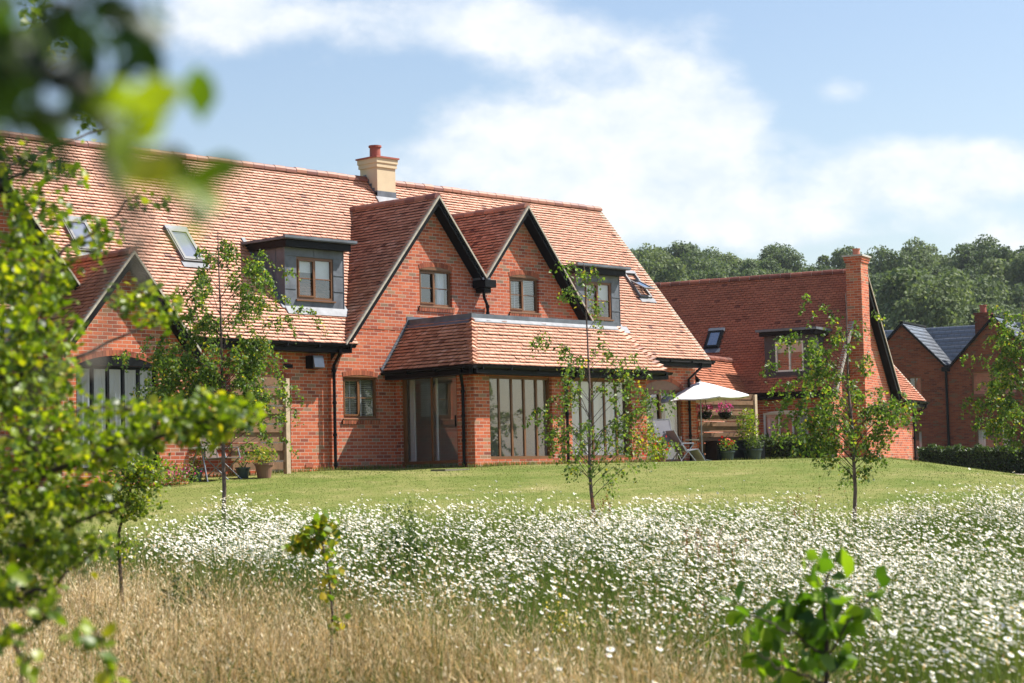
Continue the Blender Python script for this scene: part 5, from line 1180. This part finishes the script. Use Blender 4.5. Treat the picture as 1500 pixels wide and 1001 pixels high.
leafset([(1231,842,1,.17,.15,2.6),(1236,835,1,.10,.3,2.0),(1200,845,3,.10,-.2,.3),(1215,870,4,.11,.3,-.2),(1195,910,4,.12,-.3,-.6),(1170,900,3,.11,-.5,-.3),(1215,920,4,.12,.3,-.5),(1150,975,4,.11,-.2,-.2),(1195,970,4,.12,.1,-.4),(1208,835,2,.09,-.8,.5),(1180,812,2,.09,.6,-.5),(1190,822,1,.08,1,0),(1225,850,2,.09,.9,-.1),(1212,862,3,.10,0,0),(1200,880,4,.11,-.3,-.3),(1220,880,4,.11,.2,-.4),(1205,905,4,.12,0,-.5),(1185,890,3,.11,-.6,-.2),(1225,905,4,.10,.5,-.4),(1165,890,5,.10,-.7,-.1),(1150,900,5,.10,-.4,-.6),(1175,915,4,.10,-.2,-.6),
         (1286,860,2,.09,.2,.9),(1280,875,3,.09,.4,.2),(1275,888,3,.09,.1,-.6),(1255,900,4,.09,0,-.4),(1245,915,4,.10,0,-.5),(1082,884,2,.09,-.3,.7),(1092,900,4,.09,-.3,-.2),(1112,900,3,.09,.6,.1),(1105,915,4,.09,0,-.6),(1120,925,4,.10,.2,-.4),(1130,950,4,.10,-.2,-.4),(1150,965,4,.11,0,-.3),(1180,960,4,.11,.2,-.4),(1110,975,4,.10,-.4,-.3),(1160,990,4,.11,0,-.4),(1200,985,4,.11,.3,-.2),(1230,975,4,.10,.6,0),(1190,1005,5,.11,0,0),(1135,1005,5,.11,0,0),(1225,945,3,.10,.6,-.3)], 7.6, rng, LEAFD, t)
# --- small maple sapling
rng = np.random.default_rng(53); t = thing('maple_sapling', 'small thin stemmed sapling with a yellowing leaf tuft standing in the dry grass', 'sapling')
b = gnd(487, 13); lb = [(np.array([b, at(484, 985, 13), at(487, 900, 13), at(480, 830, 13), at(468, 780, 13), at(470, 762, 13)]), .011, .003)]
P, tw = clumps([(462,792,46,26,13,.18,150),(470,770,24,14,13,.1,46),(440,800,22,14,13,.12,36),(486,848,12,14,13,.06,18),(482,872,8,8,13,.05,7),(490,915,14,12,13,.07,16),(492,835,8,8,13,.05,6)], rng, .0025, 7)
branches('stem', lb+tw, BARK, t, 6); crown('crown', P, .062*rng.uniform(.6, 1.15, len(P)), LEAFY, t, rng, upn=.5, aspect=.85, lod=1, tint=(.5, .9))
# --- hawthorn bush on the lawn edge
rng = np.random.default_rng(59); t = thing('hawthorn_bush', 'rounded small leaved bush on a short dark stem at the edge of the lawn, left', 'bush')
b = gnd(177, 17.5); lb = [(np.array([b, at(176, 830, 17.5), at(174, 780, 17.5), at(190, 720, 17.5), at(205, 680, 17.5)]), .022, .006)]
P, tw = clumps([(190,700,56,40,17.5,.35,1100),(215,690,40,28,17.5,.25,420),(170,740,46,26,17.5,.3,520),(200,745,40,20,17.5,.25,260),(185,800,30,30,17.5,.2,120)], rng, .003, 14)
branches('stem', lb+tw, BARK, t, 5); crown('crown', P, .042*rng.uniform(.6, 1.2, len(P)), LEAFM, t, rng, upn=.5, aspect=.75, tint=(.5, 1))

# ================================================================ WOODED HILL
def wood_tree_arrays(rng, H, R, nq=6000):
    nl = rng.integers(22, 32); L = []
    for i in range(nl):
        a = rng.uniform(0, 2*math.pi); h = rng.uniform(.35, .95); rr = R*rng.uniform(.15, .72)*math.sqrt(max(.05, 1-(abs(h-.55)/.5)**2)); L.append((math.cos(a)*rr, math.sin(a)*rr, H*h, R*rng.uniform(.16, .36)))
    L.append((0, 0, H*.58, R*.55)); L = np.array(L); k = rng.integers(0, len(L), nq)
    v = rng.normal(size=(nq, 3)); v /= np.linalg.norm(v, axis=1, keepdims=True); v[:, 2] = np.where(v[:, 2] < -.5, -v[:, 2], v[:, 2])
    P = L[k, :3]+v*L[k, 3:4]*rng.uniform(.6, 1.12, (nq, 1))*np.array([1, 1, .95])
    nr = v+rng.normal(size=v.shape)*.9+np.array([0, 0, .35]); nr /= np.linalg.norm(nr, axis=1, keepdims=True); s = rng.uniform(.08, .21, (nq, 1))*R/5
    a = orth(nr, rng); b = np.cross(nr, a)
    V = np.stack([P+a*s, P+b*s*.8, P-a*s, P-b*s*.8], 1); return V.reshape(-1, 3), rng.random(nq)
rng = np.random.default_rng(77)
protos = []
for i in range(4):
    V, tt = wood_tree_arrays(rng, 10.5, 5.2, 10000); n = len(tt); F = np.arange(n*4).reshape(-1, 4); protos.append((V, F, tt))
spots = []
for D in np.arange(188, 345, 9.5):
    w0, w1 = 800, 1700
    for px in np.arange(w0, w1, 7.6/D*FPX):
        DD = D+rng.uniform(-4, 4); spots.append((px+rng.uniform(-25, 25), DD, rng.uniform(.78, 1.22)*(1+.05*math.sin(px*.013+1))*(1.12 if px < 1120 else 1)))
named = [(1335, 196, 1.55, 'broad pale green tree bulging from the wood above the slate roofs'), (1010, 205, 1.25, 'rounded greyish tree in the wood just above the left end of the orange roof'), (1140, 200, 1.2, 'green tree of the wood rising behind the middle of the orange roof'), (1440, 200, 1.2, 'dark tree at the foot of the wood above the right slate roof'), (1275, 205, 1.1, 'dark tree of the wood directly right of the tall brick chimney'), (1210, 210, 1.15, 'tree of the wood just left of the tall brick chimney')]
for px, D, k, lab in named:
    V, F, tt = protos[rng.integers(0, 4)]; g = gnd(px, D); tr = thing('woodland_tree', lab, 'tree'); a = rng.uniform(0, 6.28)
    Rz_ = np.array([[math.cos(a), -math.sin(a), 0], [math.sin(a), math.cos(a), 0], [0, 0, 1]])
    npmesh('crown', (V*k)@Rz_.T+g, [(F, np.clip(tt*.6+.25, 0, 1), 0)], LEAFW, tr); branches('trunk', [(np.array([g-(0,0,.5), g+(0,0,6.5*k)]), .3, .15)], BARK, tr, 7)
VV = []; FF = []; TT = []; off = 0
for px, D, k in spots:
    if any(abs(px-a)/FPX*D < 4.5 and abs(D-b_) < 7 for a, b_, _, _ in named): continue
    V, F, tt = protos[rng.integers(0, 4)]; g = gnd(px, D); a = rng.uniform(0, 6.28); Rz_ = np.array([[math.cos(a), -math.sin(a), 0], [math.sin(a), math.cos(a), 0], [0, 0, 1]])
    sel = slice(None) ; VV.append((V*np.array([k, k, k*rng.uniform(.9, 1.15)]))@Rz_.T+g); FF.append(F+off); off += len(V); o_ = rng.uniform(-.25, .25); TT.append(np.clip(tt*.55+.22+o_, 0, 1))
wo_ = npmesh('woodland', np.concatenate(VV), [(np.concatenate(FF), np.concatenate(TT), 0)], LEAFW)
tag(wo_, 'dense wood of rounded deciduous crowns covering the hill behind the houses', 'woodland', kind='stuff')

mb = MB(); mb.box((-1500, -1500, -4), (1900, 1900, 48)); hz = mb.build('haze', [bpy.data.materials.new('haze_air')]); hz['kind'] = 'stuff'
hm = hz.data.materials[0]; hm.use_nodes = True; hm.node_tree.nodes.clear()
ho = nd(hm.node_tree, 'ShaderNodeOutputMaterial'); hv = nd(hm.node_tree, 'ShaderNodeVolumePrincipled'); hv.inputs['Density'].default_value = .00013; hv.inputs['Color'].default_value = (.86, .92, 1, 1); hv.inputs['Anisotropy'].default_value = .3
hm.node_tree.links.new(hv.outputs[0], ho.inputs['Volume']); hz.display_type = 'WIRE'

# ================================================================ MEADOW
def sample(n, d0, d1, p0, p1, rng):
    d = np.sqrt(rng.random(n)*(d1*d1-d0*d0)+d0*d0); px = rng.uniform(p0, p1, n); l = (px-750)/FPX*d
    x = d*FW[0]+l*RT[0]; y = d*FW[1]+l*RT[1]; return d, px, np.stack([x, y, gz(x, y)-.02], 1)
def pnoise(x, y, s, seed):
    r = np.random.default_rng(seed); o = 0
    for k in range(5):
        a = r.uniform(0, 6.28); f = s*(1+k*.7); o = o+np.sin(x*f*np.cos(a)+y*f*np.sin(a)+r.uniform(0, 6))/(1+k*.5)
    return o/2.2
def blades(name, P, h, w, rng, lean, tint, mtl, parent=None, head=None, seg=2):
    n = len(P); a = rng.uniform(0, 2*np.pi, n); sd = np.stack([np.cos(a), np.sin(a), 0*a], 1); b = rng.uniform(0, 2*np.pi, n); ld = np.stack([np.cos(b), np.sin(b), 0*b], 1)
    # turn most blades roughly side on so that they are seen, real blades face everywhere
    h = np.asarray(h).reshape(-1, 1); lean = (lean*np.where(rng.random(n) < .25, rng.uniform(1, 2.2, n), rng.uniform(.1, 1.3, n))).reshape(-1, 1); w = np.asarray(w).reshape(-1, 1)*np.ones((n, 1))
    p1 = P+Z3*h*.55+ld*h*lean*.35; p2 = P+Z3*h*(1-.25*lean)+ld*h*lean
    if head is None:
        V = np.stack([P-sd*w, P+sd*w, p1-sd*w*.8, p1+sd*w*.8, p2], 1).reshape(-1, 3); i = np.arange(n)[:, None]*5
        G = [(i+np.array([[0, 1, 3, 2]]), tint, 0), (i+np.array([[2, 3, 4]]), tint, 0)]
    else:
        p3 = p2+(p2-p1)*head[0]/h; c = (p2+p3)/2
        V = np.stack([P-sd*w, P+sd*w, p1-sd*w*.7, p1+sd*w*.7, p2, c-sd*head[1], p3, c+sd*head[1]], 1).reshape(-1, 3); i = np.arange(n)[:, None]*8
        G = [(i+np.array([[0, 1, 3, 2]]), tint, 0), (i+np.array([[2, 3, 4]]), tint, 0), (i+np.array([[4, 5, 6, 7]]), np.clip(tint+.12, 0, 1), 0)]
    return npmesh(name, V, G, mtl, parent)
rng = np.random.default_rng(101)
def near_edge(px): return np.interp(px, [-400, 150, 300, 420, 520, 620, 720, 800, 880, 960, 1040, 1150, 1300, 1500, 1900], [21, 20, 18.0, 16.9, 16, 15.4, 14.6, 13.6, 12.8, 12.2, 11.6, 10.2, 9.2, 8.8, 8.8])
# dry straw grass, greener towards the camera on the left
d, px, P = sample(214500, 8.2, 20.5, -500, 2400, rng)
ne = near_edge(px); k = rng.random(len(d)) < np.clip((ne+1.2-d)/2.5, .10, 1)*np.clip(1.15+.35*pnoise(P[:, 0], P[:, 1], 1.1, 3), .3, 1)
d, px, P = d[k], px[k], P[k]; n = len(P)
green = np.clip((11.8-d)/2.5, 0, 1)*np.clip((1000-px)/500, .15, 1)+.35*np.clip(pnoise(P[:, 0], P[:, 1], .9, 8)-.15, 0, 1)+.35*np.clip((px-900)/300, 0, 1)
tint = np.clip(rng.beta(1.3, 1.0, n)*1.05-green*.6+.08*pnoise(P[:, 0], P[:, 1], 2.2, 9), 0, 1)
tc_ = sample(3380, 8.2, 20.5, -500, 2400, rng)[2]; ti = rng.integers(0, len(tc_), n)
near = np.empty(n, int)
for q0 in range(0, n, 4000): near[q0:q0+4000] = np.argmin(((P[q0:q0+4000, None, :2]-tc_[None, :, :2])**2).sum(-1), 1)
pull = rng.uniform(.1, .75, (n, 1)); P[:, :2] = P[:, :2]*(1-pull)+tc_[near, :2]*pull; P[:, 2] = gz(P[:, 0], P[:, 1])-.02
tw_ = rng.normal(size=len(tc_)); hh = np.clip(rng.normal(.33, .11, n)*(1+.28*tw_[near]), .06, .8)*(1+.30*pnoise(P[:, 0], P[:, 1], 1.1, 4))
tint = np.clip(tint+.12*np.roll(tw_, 7)[near]+.26*pnoise(P[:, 0], P[:, 1], .75, 14)+.14*pnoise(P[:, 0], P[:, 1], 2.3, 15), 0, 1)
s = rng.random(n) < .38
st = tag(blades('dry_grass', P[~s], hh[~s], .0026, rng, .75, tint[~s], STRAW), 'pale straw coloured meadow grass in the foreground, green at its foot', 'grass', kind='stuff')
tag(blades('seeding_grass', P[s], hh[s]*1.22, .0016, rng, .38, tint[s], STRAW, head=(.075, .0055)), 'thin flowering grass stalks with feathery seed heads above the dry grass', 'grass', kind='stuff')
d, px, P_ = sample(9100, 8.2, 19.5, -500, 2400, rng); k = d < near_edge(px)+.6; P_ = P_[k]; n_ = len(P_)
tag(blades('arching_stalks', P_, rng.uniform(.35, .62, n_), .0026, rng, .95, rng.uniform(.55, 1, n_), STRAW, head=(.06, .004)), 'long pale stalks arching over the dry grass', 'grass', kind='stuff')
d, px, P_ = sample(78000, 8.2, 20.5, -500, 2400, rng); k = rng.random(len(d)) < np.clip(pnoise(P_[:, 0], P_[:, 1], 1.5, 51)*1.5-.35+np.clip((11.6-d)/2, 0, .6)*np.clip((900-px)/400, 0, 1)+.5*np.exp(-((px-290)/90)**2)*(d > 14), 0, 1); P_ = P_[k]+Z3*rng.uniform(.02, .30, (k.sum(), 1))
tag(crown('meadow_herbs', P_, rng.uniform(.03, .07, len(P_)), LEAFO, None, rng, upn=.5, aspect=.4), 'low leafy herbs showing green between the dry grass tufts', 'meadow plants', kind='stuff')
d, px, P_ = sample(78000, 9, 27.4, -500, 2400, rng); k = (d > near_edge(px)-.5) & (rng.random(len(d)) < np.clip(pnoise(P_[:, 0], P_[:, 1], 2.0, 53)*1.4-.12, .05, 1)) & (d < lawn_edge((px-750)/FPX*d)); P_ = P_[k]; P_[:, 2] += rng.uniform(.05, .42, k.sum())*(1+.3*pnoise(P_[:, 0], P_[:, 1], 1.9, 35))
tag(crown('daisy_foliage', P_, rng.uniform(.03, .075, len(P_)), LEAFM, None, rng, upn=.5, aspect=.35, tint=(.35, .6)), 'bushy green foliage massed between the daisy heads', 'meadow plants', kind='stuff')
# green undergrowth
d, px, P = sample(91000, 8.2, 27.6, -500, 2400, rng); k = (d > near_edge(px)-1.5) | (rng.random(len(d)) < .22); d, px, P = d[k], px[k], P[k]; n = len(P)
k = (P[:, 2] > -9) & (d < lawn_edge(d*0+(px-750)/FPX*d)+.5); d, px, P = d[k], px[k], P[k]; n = len(P)
tag(blades('meadow_stems', P, np.clip(rng.normal(.40, .11, n)*(1+.30*pnoise(P[:, 0], P[:, 1], 1.9, 35)+.12*pnoise(P[:, 0], P[:, 1], 4.5, 36)), .1, .8), .0035, rng, .35, np.clip(rng.beta(2, 2, n)+.15*pnoise(P[:, 0], P[:, 1], 1.5, 5), 0, 1), GREENG), 'green stems and leaves crowding under the daisies', 'meadow plants', kind='stuff')
# short turf
d, px, P = sample(150000, 25.8, 43.5, -300, 2000, rng); n = len(P)
tt = np.clip(.36+.28*pnoise(P[:, 0], P[:, 1], .45, 21)+.16*pnoise(P[:, 0], P[:, 1], 2.1, 22)+rng.normal(size=n)*.16+np.clip((px-900)/600, 0, 1)*.16+np.clip((d-38)/10, 0, 1)*.08, 0, 1)
k = ~((P[:, 0] > EX0-.1) & (P[:, 0] < EX1+.1) & (P[:, 1] > EY-.05)) & (P[:, 1] < 32.9)
tag(blades('short_turf', P[k], rng.uniform(.018, .05, k.sum()), .006, rng, .5, tt[k], LAWNG), 'short mown turf blades of the lawn', 'grass', kind='stuff')
# long grass left standing against walls and posts
EDG = []
for A, B, m_ in (((28.9, 32.8), (30.7, 32.85), 500), ((24.4, 32.9), (28.9, 32.9), 700), ((30.85, 30.42), (36.8, 30.42), 1500), ((30.75, 30.4), (30.75, 32.9), 300), ((43.2, 33.2), (46.4, 32.3), 700), ((48, 30.2), (53.5, 31.9), 700)):
    f = rng.random(m_); x = A[0]+(B[0]-A[0])*f; y = A[1]+(B[1]-A[1])*f+rng.normal(size=m_)*.06; EDG.append(np.stack([x, y, gz(x, y)], 1))
P = np.concatenate(EDG); tag(blades('wall_foot_grass', P, rng.uniform(.04, .14, len(P)), .005, rng, .4, rng.random(len(P))*.8+.1, LAWNG), 'longer grass left standing along the foot of the walls', 'grass', kind='stuff')

# oxeye daisies -------------------------------------------------------
def daisy_arrays(base, h, r, rng, npet=9):
    n = len(base); b = rng.uniform(0, 6.28, n); le = rng.uniform(.0, .22, n)
    top = base+np.stack([np.cos(b)*h*le, np.sin(b)*h*le, h], 1)
    nr = np.array([.20, -.36, .90])+rng.normal(size=(n, 3))*.27; nr /= np.linalg.norm(nr, axis=1, keepdims=True)
    a = orth(nr, rng); c = np.cross(nr, a); k = 2*npet; th = np.arange(k)*2*np.pi/k; rad = np.where(np.arange(k) % 2 == 0, 1.0, .74)
    ring = top[:, None]+(a[:, None]*np.cos(th)[None, :, None]+c[:, None]*np.sin(th)[None, :, None])*(rad[None, :, None]*r[:, None, None])-nr[:, None]*(r[:, None, None]*.12)
    Vp = np.concatenate([top[:, None], ring], 1); m = k+1; i = np.arange(n)[:, None, None]*m
    F = np.stack([np.zeros(k, int), 1+np.arange(k), 1+(np.arange(k)+1) % k], 1)[None]+i; F = F.reshape(-1, 3)
    th2 = np.arange(6)*np.pi/3; cr = top[:, None]+nr[:, None]*r[:, None, None]*.06+(a[:, None]*np.cos(th2)[None, :, None]+c[:, None]*np.sin(th2)[None, :, None])*(.36*r[:, None, None]); ct = top[:, None]+nr[:, None]*r[:, None, None]*.2
    Vc = np.concatenate([ct, cr], 1); Fc = (np.stack([np.zeros(6, int), 1+np.arange(6), 1+(np.arange(6)+1) % 6], 1)[None]+np.arange(n)[:, None, None]*7).reshape(-1, 3)
    sd = orth(np.tile(Z3, (n, 1)), rng)*.0016; mid = (base+top)/2+np.stack([np.cos(b), np.sin(b), 0*b], 1)*(-.04*h[:, None])
    Vs = np.stack([base-sd, base+sd, mid-sd, mid+sd, top-sd*.8, top+sd*.8], 1); i6 = np.arange(n)[:, None]*6
    Fs = np.concatenate([i6+np.array([[0, 1, 3, 2]]), i6+np.array([[2, 3, 5, 4]])])
    return (Vp.reshape(-1, 3), F), (Vc.reshape(-1, 3), Fc), (Vs.reshape(-1, 3), Fs)
N = 235000
d, px, P = sample(N, 8.6, 27.2, -450, 2400, rng); l = (px-750)/FPX*d
pn = pnoise(P[:, 0], P[:, 1], 1.25, 31); pn2 = pnoise(P[:, 0], P[:, 1], 3.1, 33)
far = np.interp(px, [-300, 200, 280, 330, 450, 520, 620, 760, 860, 950, 1040, 1120, 1240, 1330, 1390, 1450, 1700], [22, 22.5, 25.5, 27, 27.2, 26.6, 26, 25.8, 25, 23.6, 22.6, 25.8, 26.4, 25.6, 24.0, 25.4, 25.5])
ne = near_edge(px)
dens = np.clip((d-ne)/1.6, 0, 1)*np.clip((far-d)/1.3, 0, 1)*np.clip(.50+1.3*pn+.9*pn2, .06, 1)*np.interp(px, [-300, 150, 250, 400], [.05, .15, .5, 1])
dens = np.maximum(dens, .03*(d > near_edge(px)-4)*(px > 600))
dens *= np.clip(1-.6*np.exp(-(((px-1180)/60)**2+((d-9.6)/1.2)**2)), .1, 1)
k = rng.random(N) < dens; d, px, P = d[k], px[k], P[k]
o = np.argsort(d); d, px, P = d[o], px[o], P[o]; n = len(P)
hh = np.clip(rng.normal(.54, .10, n)*(1+.30*pnoise(P[:, 0], P[:, 1], 1.9, 35)+.12*pnoise(P[:, 0], P[:, 1], 4.5, 36)), .2, .85); rr = rng.uniform(.0105, .0205, n)*np.clip(d/15, .72, 1)
inview = (px > -10) & (px < 1510) & ((705-.0242*(px-750)-(P[:, 2]+hh)*FPX/d) < 1001); idx = np.nonzero(inview)[0][:300]
ind = np.zeros(n, bool); ind[idx] = True
(Vp, Fp), (Vc, Fc), (Vs, Fs) = daisy_arrays(P[~ind], hh[~ind], rr[~ind], rng, 5)
V = np.concatenate([Vp, Vc, Vs]); nP = len(Fp)
ds = npmesh('oxeye_daisies', V, [(Fp, np.repeat(rng.random(n-ind.sum()), 10), 0), (Fc+len(Vp), np.zeros(len(Fc)), 1), (Fs+len(Vp)+len(Vc), np.full(len(Fs), .4), 2)], [PETAL, YEL, GREENG])
tag(ds, 'drift of white oxeye daisies with yellow centres across the meadow', 'daisies', kind='stuff')
protoD = []
for i in range(4):
    (Vp, Fp), (Vc, Fc), (Vs, Fs) = daisy_arrays(np.zeros((1, 3)), np.array([.44]), np.array([.0145]), rng, 10)
    r_ = bpy.data.objects.new('oxeye_daisy', None)
    objs = []
    for nm, v, f, mt in (('petals', Vp, Fp, PETAL), ('flower_centre', Vc, Fc, YEL), ('stem', Vs, Fs, GREENG)):
        objs.append(npmesh(nm, v, [(f, np.full(len(f), .5+.4*rng.random()), 0)], mt, r_))
    S.collection.objects.link(r_); protoD.append((r_, objs))
used = set()
for j in np.nonzero(ind)[0]:
    i = int(rng.integers(0, 4)); r_, objs = protoD[i]
    if i in used:
        r2 = r_.copy(); S.collection.objects.link(r2)
        for o_ in objs: c_ = o_.copy(); S.collection.objects.link(c_); c_.parent = r2
    else: r2 = r_; used.add(i)
    r2.location = P[j]; r2.rotation_euler = (0, 0, rng.normal()*.35); s_ = hh[j]/.44; r2.scale = (s_, s_, s_)
    tag(r2, 'single white oxeye daisy with yellow centre in the nearest part of the meadow', 'daisy', 'nearest oxeye daisies')
# accents: rusty dock spikes, dark weed clump, yellow ragwort, thistle
def spikes(name, px, D, n, h, mtl, label, cat, seed, spread=.16, headn=60, hs=.012, leaf=None):
    rng = np.random.default_rng(seed); t = thing(name, label, cat); c = gnd(px, D); paths = []; L = []
    for i in range(n):
        b = c+np.array([rng.normal()*spread, rng.normal()*spread, 0]); hh = h*rng.uniform(.7, 1.1); le = rng.normal(size=2)*.10
        s = np.linspace(0, 1, 6)[:, None]; pt = b+Z3*hh*s+np.array([le[0], le[1], 0])*s*s*hh; paths = [(pt, .0035, .0015)]; sp_ = branches('stem', paths, mtl if leaf is None else GREENG, t, 4)
        q = rng.uniform(.5, 1, headn); P_ = np.stack([np.interp(q, s[:, 0], pt[:, k]) for k in range(3)], 1)+rng.normal(size=(headn, 3))*.014; crown('seed_head', P_, hs*rng.uniform(.6, 1.3, len(P_)), mtl, sp_, rng, aspect=.8)
    if leaf: stuff_leaves('leaves', [c+(0, 0, h*.35)], [(spread*1.6, spread*1.6, h*.38)], [leaf[1]], leaf[2], leaf[0], t, seed+1, upn=.4)
spikes('dock_plant', 1042, 17.6, 16, .80, RUST, 'rust red dock seed spikes among the daisies right of centre', 'wild plant', 61, .22, 70, .016)
spikes('dock_plant', 868, 24.6, 10, .74, RUST, 'reddish dock spikes at the foot of the airy birch in front of the sun room', 'wild plant', 62, .12, 60, .018)
spikes('dock_plant', 1158, 23.4, 6, .80, RUST, 'small brown dock spikes at the back of the daisies left of the straight birch', 'wild plant', 63, .1, 60, .014)
spikes('tall_weed', 585, 19.6, 14, .95, LEAFO, 'dark green clump of tall weeds rising through the daisies left of centre', 'wild plant', 64, .15, 60, .022, (LEAFH, 420, .075))
spikes('thistle', 270, 16.8, 9, .66, LEAFO, 'grey green thistle clump at the left end of the daisies', 'wild plant', 65, .18, 50, .03, (LEAFO, 520, .07))
spikes('ragwort', 804, 13.9, 6, .60, tinted('ragwort_yellow', [(0, (.45, .33, .02)), (1, (.75, .55, .03))], .7), 'yellow flowered ragwort at the edge of the dry grass, the taller one', 'wild plant', 66, .07, 26, .02, (LEAFO, 120, .04))
spikes('ragwort', 828, 13.2, 5, .54, tinted('ragwort_yellow_pale', [(0, (.45, .36, .03)), (1, (.75, .6, .05))], .7), 'smaller yellow flowered ragwort right beside the taller one', 'wild plant', 67, .06, 22, .018, (LEAFO, 90, .04))
spikes('clover_plant', 1092, 8.6, 4, .34, PINK, 'faded pink flower head left of the broad leaved sapling', 'wild plant', 68, .04, 16, .02)
spikes('clover_plant', 1009, 15.5, 3, .42, PINK, 'tiny pink flower among the daisies left of the broad leaved sapling', 'wild plant', 69, .03, 10, .018)
spikes('mallow', 553, 19.5, 5, .42, PINK, 'faint pink flowers in the daisies beside the dark weed clump', 'wild plant', 70, .12, 14, .02)
# drain cover slab by the sun room
t_ = MB(); c_ = g0(655, 41.7); t_.box(c_-(.36, .22, .02), c_+(.36, .22, .03)); tag(t_.build('stone_slab', simple('weathered_slab', (.20, .18, .13), .95)), 'flat stone slab lying in the grass in front of the sliding door', 'paving slab')

# ---------------------------------------------------------------- render
S.render.engine = 'CYCLES'; S.cycles.max_bounces = 6; S.cycles.transparent_max_bounces = 12; S.cycles.diffuse_bounces = 3; S.cycles.glossy_bounces = 3
S.cycles.caustics_reflective = False; S.cycles.caustics_refractive = False

for o_ in bpy.data.objects:
    if 'label' in o_ and o_.name.find('daisy') < 0 and not 4 <= len(o_['label'].split()) <= 16: print('LONG LABEL', o_.name, len(o_['label'].split()), o_['label'])
